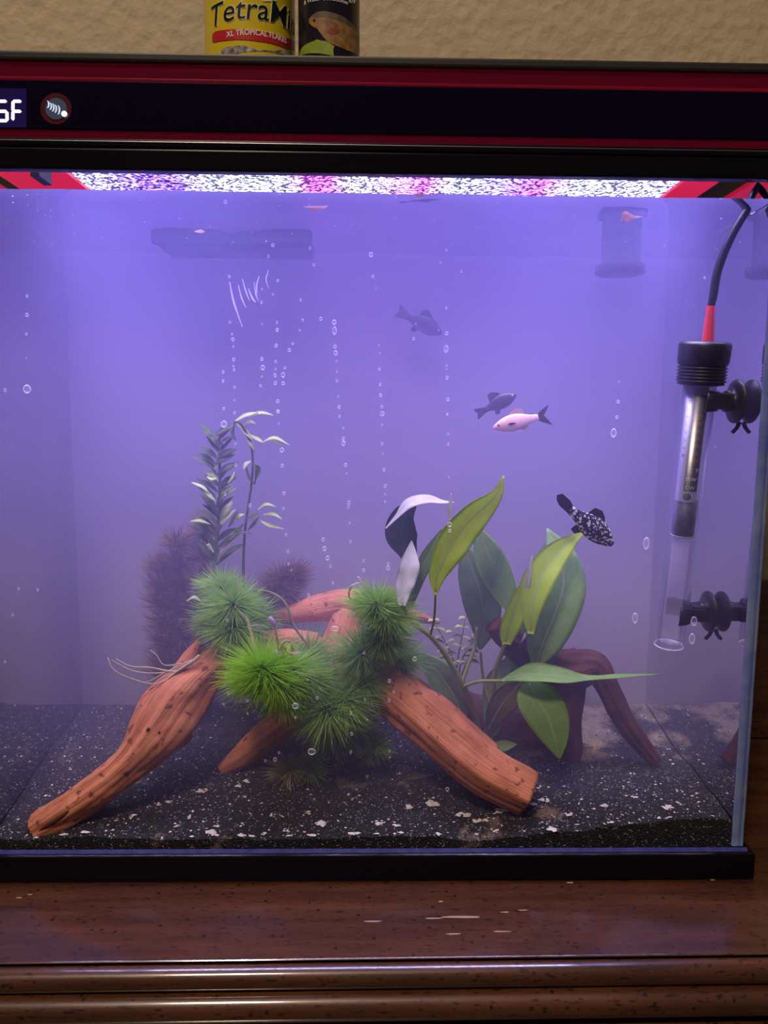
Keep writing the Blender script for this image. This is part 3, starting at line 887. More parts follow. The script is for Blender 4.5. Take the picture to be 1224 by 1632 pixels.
# yellow can print
can_text('logo_lettering', 'TetraMin', 338, 46, 469, 57, 34, tc_c, tc_r, MT['outline'], TC, 0.00022, shear=0.12, offset=0.0005)
can_text('logo_lettering', 'TetraMin', 338, 46, 469, 57, 34, tc_c, tc_r, MT['letter'], TC, 0.0004, shear=0.12, offset=0.00005)
def can_patch(name, pxs, mat, parent, c, r, lift):
    q = [on_can(a, b_, c, r) for a, b_ in pxs]
    return wrap(name, [(a * r, z) for a, z in q], [tuple(range(len(q)))], mat, parent, c, r, lift)
can_patch('banner', [(339, 55), (343, 50.5), (360, 47.8), (385, 46.8), (410, 49), (435, 54), (455, 60), (469, 66), (469.5, 81), (455, 76), (435, 70), (410, 66), (385, 63.5), (360, 65), (342, 67.8), (338.5, 66)], MT['banner'], TC, tc_c, tc_r, 0.0003)
can_text('banner_lettering', 'XL TROPICAL FLAKES', 361, 60, 456, 70, 8.5, tc_c, tc_r, MT['letterw'], TC, 0.00045, offset=0.0001)
can_patch('flake_picture', [(351, 86), (354, 79), (362, 75), (375, 73), (388, 73), (400, 76), (410, 79), (424, 80), (440, 81), (452, 79), (462, 82), (468, 90), (468, 96), (350, 96)], MT['flakes'], TC, tc_c, tc_r, 0.0002)
can_patch('price_tag', [(417, -3), (440, -3), (441, 1.5), (437, 3), (419, 2.5)], MT['outline'], TC, tc_c, tc_r, 0.0003)
# black can print
can_text('lettering', '& Water Conditioner', 485, 8.5, 555, 8.5, 6.5, bc_c, bc_r, MT['letterw'], BC, 0.0003)
can_text('lettering', 'er', 556, 4.5, 568, 6, 8, bc_c, bc_r, MT['letterw'], BC, 0.0003)
can_patch('fish_picture', [(492, 31), (497, 25), (505, 19.5), (516, 18), (530, 20.5), (545, 26), (558, 35), (568, 48), (572, 60), (572, 84), (566, 86), (552, 80), (538, 74), (524, 68), (514, 58), (506, 46), (498, 42), (493, 37)], MT['pfish'], BC, bc_c, bc_r, 0.0002)
can_patch('fish_picture_spot', [(521, 48), (528, 44), (536, 46), (542, 49), (538, 54), (530, 56), (523, 53)], MT['pred'], BC, bc_c, bc_r, 0.0003)
can_patch('fish_picture_back', [(496, 26), (505, 20), (516, 18.3), (530, 20.8), (545, 26.3), (558, 35.3), (566, 46), (556, 42), (543, 35), (529, 30), (514, 27), (503, 28)], MT['pback'], BC, bc_c, bc_r, 0.00026)
can_patch('fish_picture_eye', [(499, 32), (501, 30.5), (503, 32), (502.5, 35), (500, 35)], MT['letter'], BC, bc_c, bc_r, 0.0003)
can_patch('leaf_picture', [(478, 84), (482, 76), (490, 70), (500, 66), (505, 63), (512, 65), (520, 66), (527, 70), (533, 74), (531, 79), (532, 90), (478, 90)], MT['pleaf'], BC, bc_c, bc_r, 0.0003)

# ================================================================== SAND
NX, NY = 300, 110
V, Fc, midx = [], [], []
for j in range(NY + 1):
    for i in range(NX + 1):
        x = XLI + 0.0008 + (XRI - XLI - 0.0016) * i / NX
        y = G_T + 0.0003 + (YB - G_T - 0.001) * j / NY
        z = sand_z(x, y) + 0.0005 * noise.noise(Vector((x * 420, y * 420, 1)))
        V.append((x, y, z))
for j in range(NY):
    for i in range(NX):
        a = j * (NX + 1) + i
        Fc.append((a, a + 1, a + NX + 2, a + NX + 1))
top_n = len(V)
border = [i for i in range(NX + 1)] + [j * (NX + 1) + NX for j in range(1, NY + 1)] + [NY * (NX + 1) + i for i in range(NX - 1, -1, -1)] + [j * (NX + 1) for j in range(NY - 1, 0, -1)]
for k in border:
    V.append((V[k][0], V[k][1], 0.0113))
nb = len(border)
for t in range(nb):
    a, b_ = border[t], border[(t + 1) % nb]
    Fc.append((a, top_n + t, top_n + (t + 1) % nb, b_))
Fc.append(tuple(top_n + t for t in range(nb)))
SD = mesh('sand_bed', V, Fc, MT['sand'], loc=(0, 0, 0), smooth=False)
tag(SD, 'black sand covering the aquarium floor with pale specks', 'sand', kind='stuff')
rng = random.Random(11)
def chunk(p, r, flat, rg):
    """small irregular lump: a squashed octahedron with a jittered ring"""
    a0 = rg.random() * 6.28
    V = [p + Vector((0, 0, r * flat)), p - Vector((0, 0, r * flat))]
    n = 5
    st = 0.6 + 0.8 * rg.random()
    for i in range(n):
        a = a0 + 2 * math.pi * i / n
        k = r * (0.65 + 0.6 * rg.random())
        x, y = math.cos(a) * k * st, math.sin(a) * k / st
        V.append(p + Vector((x * math.cos(a0) - y * math.sin(a0), x * math.sin(a0) + y * math.cos(a0), (rg.random() - 0.5) * r * flat * 0.6)))
    Fc = []
    for i in range(n):
        k = 2 + (i + 1) % n
        Fc += [(0, 2 + i, k), (1, k, 2 + i)]
    return V, Fc
def scatter(n, rmin, rmax, flat, yfun, seedv, lift=0.3):
    rg = random.Random(seedv)
    VV, FF = [], []
    for _ in range(n):
        x = XLI + 0.003 + rg.random() * (XRI - XLI - 0.006)
        y = G_T + 0.0015 + (YB - G_T - 0.004) * yfun(rg)
        r = rmin + (rmax - rmin) * rg.random() ** 2.5
        v, f = chunk(Vector((x, y, sand_z(x, y) + r * flat * lift)), r, flat, rg)
        k = len(VV); VV += v; FF += [tuple(i + k for i in q) for q in f]
    return VV, FF
gr = mesh('sand_grains', *scatter(9000, 0.0004, 0.0009, 0.8, lambda g: g.random() ** 1.7, 3), MT['grain'], SD, smooth=False)
gr['kind'] = 'stuff'
sp_ = mesh('pale_specks', *scatter(1500, 0.0004, 0.0013, 0.5, lambda g: g.random() ** 1.3, 4), MT['debris'], SD, smooth=False)
sp_['kind'] = 'stuff'
# bigger crumbs one can pick out
big = [(563, 1337, 13, 9), (497, 1346, 9, 6), (332, 1330, 16, 5), (300, 1305, 6, 6), (209, 1304, 8, 7), (137, 1332, 10, 6), (96, 1341, 7, 6), (270, 1278, 8, 4), (322, 1262, 12, 9), (255, 1284, 5, 4), (345, 1336, 6, 5), (400, 1336, 7, 5), (385, 1338, 9, 4), (435, 1300, 5, 4), (490, 1297, 7, 6), (515, 1312, 14, 8), (605, 1313, 10, 7), (632, 1316, 8, 6), (650, 1288, 9, 6), (688, 1282, 16, 8), (736, 1300, 14, 5), (760, 1311, 9, 4), (790, 1326, 7, 5), (802, 1293, 17, 8), (778, 1307, 7, 6), (878, 1335, 13, 6), (1064, 1288, 10, 5), (974, 1321, 7, 4), (963, 1286, 9, 3), (905, 1300, 8, 5), (850, 1283, 7, 5), (868, 1278, 11, 6), (1050, 1306, 5, 3), (1070, 1309, 6, 4), (1137, 1304, 4, 3), (1010, 1272, 6, 3), (380, 1255, 8, 5), (393, 1247, 8, 5), (1080, 1281, 5, 3), (420, 1330, 5, 4), (455, 1325, 6, 4), (305, 1336, 5, 4), (283, 1318, 5, 4), (690, 1285, 12, 5), (345, 1318, 5, 3), (600, 1345, 6, 4), (460, 1345, 6, 4), (640, 1340, 6, 4), (700, 1332, 7, 4)]
rg = random.Random(8)
for i, (px, py, hw, hh) in enumerate(big):
    p = G(px, py)
    m_ = mpx(p)
    VV, FF = [], []
    for k in range(8):
        q = p + Vector(((rg.random() - 0.5) * hw * m_ * 1.2, (rg.random() - 0.5) * hh * m_ * 1.4, 0))
        q.y = max(q.y, G_T + 0.0025)
        q.z = sand_z(q.x, q.y) + 0.0007
        v, f = chunk(q, hw * m_ * (0.22 + 0.24 * rg.random()) * (1.5 if k == 0 else 0.8), 0.5, rg)
        kk = len(VV); VV += v; FF += [tuple(t + kk for t in qq) for qq in f]
    tn = hw >= 20
    o = mesh('food_crumb', VV, FF, MT['silt'] if tn else MT['debris'], loc=p, smooth=False)
    tag(o, 'small pale crumb of debris lying on the black sand', 'crumb', 'pale crumbs on the black sand')

# ================================================================== DRIFTWOOD
def gnarl(seed, amp=0.16, groove=0.10, freq=26.0):
    o = Vector((seed * 3.7, seed * 1.3, seed * 2.1))
    def f(t, a, p):
        q = p * freq + o
        n_ = noise.noise(q + Vector((math.cos(a), math.sin(a), 0)) * 0.9)
        g_ = noise.noise(Vector((math.cos(a) * 3.2 + seed, math.sin(a) * 3.2, t * 2.2)))
        k_ = noise.noise(p * 120 + Vector((math.cos(a), math.sin(a), 0)) * 2.5 + o)
        return 1.0 + amp * n_ + groove * g_ + 0.035 * k_
    return f
def branch(parent, rows, seed, mat, n=60, seg=36, name='branch', square=0.0, **kw):
    gf = gnarl(seed, **kw)
    def df(t, a, p):
        k = gf(t, a, p)
        if square:
            sq = 1.0 / (abs(math.cos(a - 0.5)) ** 5 + abs(math.sin(a - 0.5)) ** 5) ** 0.2
            w_ = square * min(1.0, max(0.0, (t - 0.35) / 0.5))
            k = k * (1 - w_) + (0.94 * sq * (0.55 * k + 0.45)) * w_
        return k
    V, Fc, U = ptube(rows, n, seg, disp=df)
    return mesh(name, V, Fc, mat, parent, uvs=U)
DW = thing('driftwood', 'orange brown forked driftwood with legs spread across the front of the tank', 'driftwood', G(500, 1220))
branch(DW, [(60, 1321, 0.0178, 25), (90, 1302, 0.0190, 26.5), (140, 1268, 0.0235, 27), (200, 1222, 0.031, 28), (245, 1170, 0.042, 41), (285, 1115, 0.056, 43), (325, 1072, 0.070, 33), (372, 1046, 0.085, 30), (430, 1040, 0.095, 32), (500, 1050, 0.095, 36)], 1, MT['drift'], 120, 64, groove=0.17, amp=0.26)
branch(DW, [(248, 1150, 0.050, 22), (268, 1178, 0.052, 17), (290, 1180, 0.056, 10), (306, 1172, 0.060, 3)], 12, MT['drift'], 36, 28, amp=0.35)
branch(DW, [(262, 1128, 0.058, 22), (285, 1082, 0.064, 18), (303, 1048, 0.068, 13), (318, 1022, 0.070, 5)], 2, MT['drift'], 40, 28)
branch(DW, [(500, 1052, 0.095, 38), (560, 1062, 0.088, 40), (615, 1095, 0.075, 40), (662, 1135, 0.060, 38), (712, 1180, 0.046, 37), (770, 1226, 0.034, 35), (842, 1266, 0.0265, 32)], 3, MT['drift'], 100, 64, square=0.9, groove=0.16)
branch(DW, [(580, 1058, 0.090, 20), (630, 1082, 0.082, 22), (685, 1120, 0.074, 20), (735, 1158, 0.066, 16), (790, 1196, 0.056, 9)], 4, MT['drift'], 60, 30)
branch(DW, [(500, 1080, 0.098, 26), (462, 1142, 0.090, 25), (420, 1175, 0.084, 23), (382, 1207, 0.079, 17), (352, 1228, 0.076, 9)], 5, MT['drift'], 60, 32)
branch(DW, [(432, 983, 0.118, 8), (470, 978, 0.118, 15), (515, 968, 0.117, 22), (560, 962, 0.116, 24), (610, 975, 0.116, 19), (655, 982, 0.120, 11), (700, 992, 0.127, 3)], 6, MT['drift'], 60, 32)
branch(DW, [(555, 975, 0.114, 24), (545, 1020, 0.105, 30), (530, 1062, 0.096, 34)], 7, MT['drift'], 40, 32)
# the split in the end of the front leg and the knots on it
V, Fc, U = ptube([(62, 1325, 0.0085, 1), (78, 1314, 0.0078, 3.6), (98, 1301, 0.0080, 3.2), (116, 1288, 0.0100, 0.8)], 16, 10)
mesh('crack', V, Fc, MT['driftd'], DW, uvs=U)
rg = random.Random(2)
for (px, py, Y, r) in [(236, 1163, 0.0270, 2.6), (254, 1168, 0.0278, 2.2)]:
    V, Fc, U = ptube([(px - r, py + r * 0.4, Y, r * 0.3), (px - r * 0.3, py, Y - 0.0012, r * 0.9), (px + r * 0.4, py - r * 0.2, Y - 0.001, r * 0.9), (px + r, py - r * 0.5, Y + 0.001, r * 0.3)], 8, 10)
    mesh('knot', V, Fc, MT['driftd'], DW, uvs=U)
DK = thing('dark_driftwood', 'dark red brown driftwood standing behind the broad leaved plant', 'driftwood', G(905, 1196))
branch(DK, [(786, 994, 0.074, 15), (800, 1008, 0.076, 20), (832, 1032, 0.080, 24), (872, 1060, 0.088, 30), (915, 1066, 0.092, 33), (946, 1062, 0.090, 25), (964, 1090, 0.086, 18), (984, 1132, 0.082, 17), (1012, 1176, 0.079, 16), (1044, 1214, 0.077, 10)], 8, MT['driftd'], 100, 48, amp=0.26, groove=0.2)
branch(DK, [(905, 1066, 0.098, 32), (908, 1105, 0.100, 25), (900, 1150, 0.101, 27), (896, 1200, 0.102, 33)], 9, MT['driftd'], 50, 40)
branch(DK, [(905, 1165, 0.104, 30), (860, 1160, 0.106, 30), (800, 1150, 0.110, 28), (730, 1120, 0.114, 22), (690, 1092, 0.118, 12)], 10, MT['driftd'], 60, 32)
V, Fc, U = ptube([(818, 1021, 0.0785, 27), (832, 1032, 0.0800, 28.5), (850, 1045, 0.0830, 31), (862, 1053, 0.0855, 34)], 14, 36)
mesh('rubber_band', V, Fc, MT['rubber'], DK)

# ================================================================== LEAVES AND PLANTS
def leaf_geo(spine, hw, tw, fold=0.22, wave=0.0, nl=30, nw=8, thick=0.00035, seed=0):
    rows = np.hstack([np.asarray(spine, float), np.asarray(hw, float)[:, None], np.asarray(tw, float)[:, None]])
    r = cr(rows, nl)
    pts = [P(a[0], a[1], a[2]) for a in r]
    V, Fc, U = [], [], []
    top, bot = [], []
    ribs = []
    for i, p in enumerate(pts):
        t = (pts[min(i + 1, nl - 1)] - pts[max(i - 1, 0)]).normalized()
        v = (p - CAM).normalized()
        s0 = t.cross(v).normalized()
        n0 = s0.cross(t).normalized()
        if n0.dot(v) > 0: n0 = -n0
        a = math.radians(r[i][4])
        s = s0 * math.cos(a) + n0 * math.sin(a)
        nn = n0 * math.cos(a) - s0 * math.sin(a)
        h = max(r[i][3], 0.25) * mpx(p)
        for k in range(nw + 1):
            x = 2.0 * k / nw - 1
            z = fold * h * abs(x) ** 1.3 + wave * h * math.sin(i * 0.75 + seed + (2 if x > 0 else 0)) * x * x
            q = p + s * (h * x) + nn * z
            th = thick * (1 - abs(x) ** 4 * 0.8)
            top.append(q + nn * th); bot.append(q - nn * th)
            U.append((k / nw, i / (nl - 1)))
        ribs.append((p, nn, h))
    m_ = nw + 1
    N = len(top)
    V = top + bot
    for i in range(nl - 1):
        for k in range(nw):
            a = i * m_ + k
            Fc.append((a, a + 1, a + m_ + 1, a + m_))
            Fc.append((N + a, N + a + m_, N + a + m_ + 1, N + a + 1))
        for k in (0, nw):
            a = i * m_ + k
            Fc.append((a, a + m_, N + a + m_, N + a))
    for i in (0, nl - 1):
        for k in range(nw):
            a = i * m_ + k
            Fc.append((a, a + 1, N + a + 1, N + a))
    return V, Fc, U + U, ribs
def leaf(parent, spine, hw, mat, tw=None, name='leaf', rib=True, **kw):
    if tw is None: tw = [0] * len(spine)
    V, Fc, U, ribs = leaf_geo(spine, hw, tw, **kw)
    o = mesh(name, V, Fc, mat, parent, uvs=U)
    if rib:
        for sgn in (1, -1):
            pts = [p + nn * (0.0003 * sgn) for p, nn, h in ribs[1:-2]]
            V, Fc, U = tube(pts, [0.00055 * (1 - 0.75 * i / len(pts)) for i in range(len(pts))], 6)
            mesh('midrib', V, Fc, MT['rib'] if mat is not MT['leaf_pale'] else MT['leaf_pale'], o)
            break
    return o
def stalk(parent, rows, mat=None, n=24, seg=8, name='stalk'):
    V, Fc, U = ptube(rows, n, seg, round_end=True)
    return mesh(name, V, Fc, mat or MT['petiole'], parent)

BL = thing('broad_leaved_plant', 'tall broad leaved green plant with long pointed leaves beside the dark driftwood', 'plant', G(765, 1200))
bp = G(765, 1200)
stalk(BL, [(768, 1200, 0.099, 4.5), (762, 1160, 0.088, 4.8), (748, 1115, 0.074, 4.8), (736, 1090, 0.066, 4.6), (715, 1052, 0.060, 4.3), (690, 1018, 0.055, 4.2), (664, 997, 0.052, 4.0)], name='stem')
stalk(BL, [(768, 1200, 0.099, 5.0), (776, 1165, 0.093, 5), (784, 1120, 0.085, 4.5), (788, 1075, 0.078, 4.2), (800, 1040, 0.070, 4.0), (812, 1005, 0.060, 3.2)], name='stem')
stalk(BL, [(768, 1200, 0.099, 5.0), (790, 1150, 0.088, 4.5), (812, 1108, 0.078, 4), (845, 1072, 0.070, 3.2)], name='stem')
stalk(BL, [(736, 1090, 0.066, 3.2), (746, 1060, 0.068, 3.0), (757, 1030, 0.070, 2.8), (760, 1000, 0.070, 2.2)])
stalk(BL, [(738, 1094, 0.066, 2.6), (765, 1086, 0.058, 2.6), (802, 1085, 0.050, 2.4)])
stalk(BL, [(694, 948, 0.0242, 1.6), (692, 985, 0.040, 1.9), (686, 1012, 0.054, 2.0)])
stalk(BL, [(641, 963, 0.0345, 3), (652, 985, 0.044, 3), (666, 998, 0.052, 3.4)])
stalk(BL, [(782, 1126, 0.086, 2.6), (770, 1080, 0.088, 2.4), (766, 1040, 0.088, 2.2)])
stalk(BL, [(765, 1196, 0.098, 1.6), (742, 1140, 0.09, 1.6), (720, 1095, 0.086, 1.5)])
LN, LM, LO, LP, LT, LB = (MT['leaf_' + k] for k in ('new', 'mid', 'old', 'pale', 'teal', 'brown'))
# bright leaf reaching up to the right
leaf(BL, [(694, 948, 0.024), (697, 915, 0.026), (720, 868, 0.030), (752, 826, 0.035), (788, 792, 0.039), (803, 758, 0.043)], [2, 15, 26, 24, 13, 1], LN, [10, 12, 10, 15, 28, 35], fold=0.25, wave=0.10)
# leaf hanging down, pale green
leaf(BL, [(842, 1086, 0.046), (852, 1108, 0.040), (872, 1140, 0.034), (884, 1175, 0.031), (892, 1211, 0.030)], [10, 31, 33, 22, 1], LM, [-6, -5, 0, 0, 0], fold=0.15)
# long leaf lying out to the right
leaf(BL, [(800, 1085, 0.050), (835, 1076, 0.040), (880, 1078, 0.033), (930, 1083, 0.030), (985, 1079, 0.030), (1048, 1075, 0.032)], [2, 16, 20, 10, 6, 1], LM, [-45, -42, -42, -58, -60, -60], fold=0.35, wave=0.12)
# large leaf at the right
leaf(BL, [(852, 1066, 0.064), (866, 1025, 0.062), (886, 975, 0.063), (898, 930, 0.067), (892, 885, 0.073), (872, 842, 0.082)], [4, 28, 36, 35, 24, 1], LM, [8, 8, 8, 8, 8, 8], fold=0.12)
leaf(BL, [(846, 1010, 0.042), (848, 968, 0.044), (862, 920, 0.049), (890, 880, 0.055), (931, 847, 0.060)], [5, 17, 25, 19, 1], LN, [-14, -12, -8, -5, 0], fold=0.2)
leaf(BL, [(806, 1026, 0.048), (810, 1000, 0.047), (822, 965, 0.049), (836, 928, 0.053), (844, 902, 0.058)], [7, 16, 17, 9, 1], LN, [18, 20, 25, 28, 20], fold=0.55)
leaf(BL, [(836, 985, 0.050), (838, 950, 0.049), (843, 915, 0.048), (848, 886, 0.048)], [2, 4, 4, 0.6], LP, [0, 0, 0, 0], fold=0.3, rib=False)
# dull leaves in the middle
leaf(BL, [(822, 985, 0.072), (806, 945, 0.070), (788, 905, 0.069), (773, 870, 0.069), (762, 838, 0.070)], [4, 19, 25, 19, 1], LM, [-15, -12, -10, -8, -5], fold=0.25)
leaf(BL, [(765, 1035, 0.088), (772, 990, 0.080), (765, 945, 0.075), (752, 905, 0.074), (738, 868, 0.075)], [3, 24, 31, 24, 2], LO, [5, 5, 5, 5, 5], fold=0.15)
leaf(BL, [(830, 1075, 0.080), (836, 1030, 0.078), (842, 985, 0.077), (852, 925, 0.078), (874, 860, 0.082)], [5, 20, 24, 20, 1], LO, [0, 0, 0, 0, 0], fold=0.15)
leaf(BL, [(776, 1150, 0.094), (792, 1110, 0.092), (806, 1080, 0.092), (818, 1040, 0.094)], [5, 24, 26, 3], LO, [0, 0, 0, 0], fold=0.15)
# the folded leaf at the left: dark underside below a top painted pale for its sheen
leaf(BL, [(663, 915, 0.066), (650, 880, 0.063), (640, 850, 0.060), (646, 822, 0.054), (662, 802, 0.046)], [2, 15, 26, 20, 5], LT, [0, 0, -8, -12, -20], fold=0.2, rib=False)
leaf(BL, [(615, 842, 0.042), (634, 822, 0.041), (652, 803, 0.040), (680, 796, 0.039), (704, 800, 0.039), (724, 801, 0.039)], [1, 5, 12, 11, 5, 0.8], LP, [-40, -42, -45, -48, -50, -55], fold=0.15, rib=False)
leaf(BL, [(640, 965, 0.034), (643, 935, 0.039), (652, 900, 0.046), (656, 862, 0.054)], [6, 15, 16, 1], LP, [18, 15, 10, 10], fold=0.3, wave=0.1)
leaf(BL, [(652, 965, 0.052), (664, 925, 0.050), (682, 885, 0.050), (705, 842, 0.051)], [6, 11, 11, 1], LO, [20, 15, 10, 5], fold=0.3)
# low leaves
leaf(BL, [(738, 1148, 0.084), (728, 1118, 0.080), (708, 1085, 0.078), (685, 1058, 0.078), (661, 1040, 0.080)], [5, 22, 27, 15, 1], LO, [0, 0, 5, 5, 5], fold=0.15)
leaf(BL, [(778, 1192, 0.096), (792, 1190, 0.090), (808, 1188, 0.087), (824, 1186, 0.086)], [2, 8, 8, 1], LM, [0, 0, 0, 0], fold=0.2)
leaf(BL, [(778, 1178, 0.094), (788, 1162, 0.090), (800, 1150, 0.088)], [2, 8, 1], LM, fold=0.2)
leaf(BL, [(776, 1168, 0.09), (792, 1135, 0.082), (812, 1108, 0.076), (836, 1086, 0.072)], [4, 17, 20, 3], LB, [10, 10, 10, 10], fold=0.2)

# pale narrow leaf tip standing by the folded leaf
o = leaf(None, [(716, 852, 0.036), (716, 835, 0.036), (717, 812, 0.036), (719, 786, 0.036)], [0.7, 1.3, 3.4, 0.8], LP, fold=0.3, name='leaf_fragment', rib=False)
tag(o, 'thin pale upright leaf fragment at the tip of the folded leaf', 'leaf')

# ---- small fern-like sprigs behind the stalk
rgf = random.Random(41)
FN = thing('fern_sprig', 'small light green fern sprigs behind the broad leaved stem', 'plant', G(720, 1165))
g_ = G(720, 1165)
for base, tip in [((728, 1060), (742, 984)), ((722, 1050), (690, 988)), ((735, 1055), (760, 1010)), ((725, 1070), (708, 1035)), ((736, 1075), (752, 1038))]:
    stalk(FN, [(720, 1160, 0.115, 1.2), ((base[0] * 2 + 720) / 3, 1100, 0.108, 1.4), (base[0], base[1], 0.098, 1.4), (tip[0], tip[1], 0.092, 0.8)], MT['petiole'], 16, 6)
    for k in range(4):
        t = 0.4 + 0.6 * k / 3
        bx_, by_ = base[0] + (tip[0] - base[0]) * t, base[1] + (tip[1] - base[1]) * t
        for sg in (-1, 1):
            L = 19 * (1.1 - 0.5 * t) * rgf.uniform(0.6, 1.2)
            dv = rgf.uniform(-0.7, 0.4)
            leaf(FN, [(bx_, by_, 0.093), (bx_ + sg * L * 0.6, by_ + L * dv * 0.6, 0.091), (bx_ + sg * L, by_ + L * (dv + 0.3), 0.091)], [1.0, 2.8, 0.4], MT['lance_b'] if rgf.random() < 0.7 else MT['lance'], name='leaflet', rib=False, nl=6, nw=2, fold=0.2, tw=[-sg * 45] * 3)

# ---- needle whorls
def whorl_geo(px, py, Y, R, n, seed, axis=(0, -0.5, 0.85), squash=0.8, wpx=0.42, curl=0.25, fans=18, spread=0.5, arc=1.0):
    """fans of fine needles bursting from one point; axis is the way the fans open"""
    rg = random.Random(seed)
    c = P(px, py, Y); m_ = mpx(c)
    ax = Vector(axis).normalized()
    e1 = ax.orthogonal().normalized(); e2 = ax.cross(e1)
    VV, FF = [], []
    fd = []
    for k in range(fans):
        a = 2.399963 * k + rg.random() * 0.5
        cosb = 1 - (k + 0.5) / fans * (1 + arc)
        sinb = math.sqrt(max(0, 1 - cosb * cosb))
        fd.append((ax * cosb + (e1 * math.cos(a) + e2 * math.sin(a)) * sinb).normalized())
    n = int(n * 1.45)
    for i in range(n):
        d = fd[i % fans]
        d = (d + Vector((rg.gauss(0, 1), rg.gauss(0, 1), rg.gauss(0, 1))) * spread).normalized()
        L = R * m_ * (0.62 + 0.52 * rg.random())
        st = c + d * (L * 0.10 * rg.random())
        bend = (ax * curl + Vector((rg.gauss(0, 0.12), rg.gauss(0, 0.12), rg.gauss(0, 0.12)))) * L
        sd = d.cross(Vector((0.3, 0.2, 0.9))).normalized()
        s2 = d.cross(sd)
        wv = wpx * m_ * (0.8 + 0.5 * rg.random())
        k0 = len(VV)
        for t, ww in ((0.0, 0.7), (0.35, 1.0), (0.72, 0.8), (1.0, 0.12)):
            q = st + d * (L * t) + bend * (t * t * 0.5)
            q = Vector((c.x + (q.x - c.x), c.y + (q.y - c.y), c.z + (q.z - c.z) * squash))
            q.y = max(q.y, G_T + 0.0014)
            for j in range(3):
                an = 2.0944 * j
                VV.append(q + (sd * math.cos(an) + s2 * math.sin(an)) * (wv * ww))
        for t in range(3):
            for j in range(3):
                a, b_ = k0 + t * 3 + j, k0 + t * 3 + (j + 1) % 3
                FF.append((a, b_, b_ + 3, a + 3))
    return VV, FF
def whorl(parent, *a, mat, **kw):
    o = mesh('needle_whorl', *whorl_geo(*a, **kw), mat, parent, smooth=True)
    o['kind'] = 'stuff'
    return o
NBt, NM, ND, NR, NT = (MT['needle_' + k] for k in 'bmdrt')
C0 = thing('feathery_plant', 'feathery green plant stem rising at the left above the driftwood fork', 'plant', P(355, 1040, 0.082))
stalk(C0, [(355, 1040, 0.082, 2.5), (362, 1000, 0.078, 2.5), (366, 955, 0.076, 2.2), (360, 925, 0.078, 1.8)], MT['stem'], name='stem')
whorl(C0, 372, 962, 0.066, 56, 650, 21, mat=NM, axis=(0.1, -0.7, 0.3))
whorl(C0, 352, 935, 0.078, 44, 420, 22, mat=NM, axis=(-0.2, -0.3, 0.9))
whorl(C0, 372, 1000, 0.064, 58, 650, 23, mat=NM, axis=(0.1, -0.8, -0.2))
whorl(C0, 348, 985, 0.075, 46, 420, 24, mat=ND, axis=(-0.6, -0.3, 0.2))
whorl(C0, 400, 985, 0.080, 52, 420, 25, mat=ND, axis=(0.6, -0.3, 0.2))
C1 = thing('feathery_plant', 'bright green bushy feathery plant head nearest the front, under a lilac bud', 'plant', P(430, 1090, 0.05))
stalk(C1, [(376, 970, 0.060, 2.2), (392, 985, 0.054, 3.2), (400, 1010, 0.048, 3.0), (408, 1040, 0.042, 2.8), (425, 1072, 0.042, 3.2), (450, 1095, 0.048, 3.0), (500, 1160, 0.075, 2.5), (520, 1195, 0.099, 2.5)], MT['straw'], 40, name='stem')
whorl(C1, 455, 1108, 0.044, 56, 500, 35, mat=NBt, axis=(0.2, -0.6, -0.5), squash=0.8, curl=0.05)
whorl(C1, 492, 1082, 0.052, 54, 450, 36, mat=NM, axis=(0.5, -0.6, -0.1), squash=0.8)
whorl(C1, 418, 1064, 0.036, 70, 900, 31, mat=NBt, axis=(-0.15, -0.55, 0.6), squash=0.72, curl=0.35)
whorl(C1, 436, 1082, 0.036, 60, 800, 32, mat=NBt, axis=(0.1, -0.7, -0.25), squash=0.8, curl=0.15)
whorl(C1, 400, 1080, 0.040, 52, 450, 33, mat=NBt, axis=(-0.7, -0.5, -0.1), squash=0.7)
whorl(C1, 462, 1066, 0.044, 60, 600, 34, mat=NM, axis=(0.7, -0.5, 0.2), squash=0.75)
C2 = thing('feathery_plant', 'shaded feathery green plant head hanging low in the middle', 'plant', G(528, 1200))
stalk(C2, [(528, 1200, 0.101, 2.2), (540, 1160, 0.078, 2.4), (545, 1120, 0.066, 2.4), (530, 1090, 0.062, 2.0), (500, 1040, 0.064, 2.0), (470, 1000, 0.068, 2.0), (455, 962, 0.072, 2.2), (430, 944, 0.076, 2.0), (395, 940, 0.08, 1.6)], MT['stem'], 40, name='stem')
whorl(C2, 522, 1130, 0.050, 68, 750, 41, mat=NM, axis=(0.0, -0.6, -0.5), curl=0.1)
whorl(C2, 548, 1112, 0.056, 66, 600, 42, mat=NM, axis=(0.3, -0.6, 0.3))
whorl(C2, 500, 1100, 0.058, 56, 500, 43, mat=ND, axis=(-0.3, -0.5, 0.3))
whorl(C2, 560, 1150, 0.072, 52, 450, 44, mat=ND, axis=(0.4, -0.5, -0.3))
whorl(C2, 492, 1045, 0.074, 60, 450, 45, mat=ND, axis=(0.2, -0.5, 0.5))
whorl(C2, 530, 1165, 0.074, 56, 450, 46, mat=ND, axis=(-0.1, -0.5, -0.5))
C3 = thing('feathery_plant', 'feathery green plant head at the right, left of the pale folded leaf', 'plant', G(575, 1205))
stalk(C3, [(575, 1205, 0.096, 2.4), (572, 1130, 0.075, 2.4), (585, 1060, 0.062, 3.0), (602, 1010, 0.054, 3.0), (608, 972, 0.050, 2.6)], MT['stem'], 30, name='stem')
stalk(C3, [(590, 1095, 0.072, 2), (580, 1060, 0.064, 2), (580, 1020, 0.060, 1.6)], MT['stem'], 14, name='stem')
whorl(C3, 600, 962, 0.046, 58, 700, 51, mat=NM, axis=(-0.1, -0.5, 0.7), squash=0.65, curl=0.35)
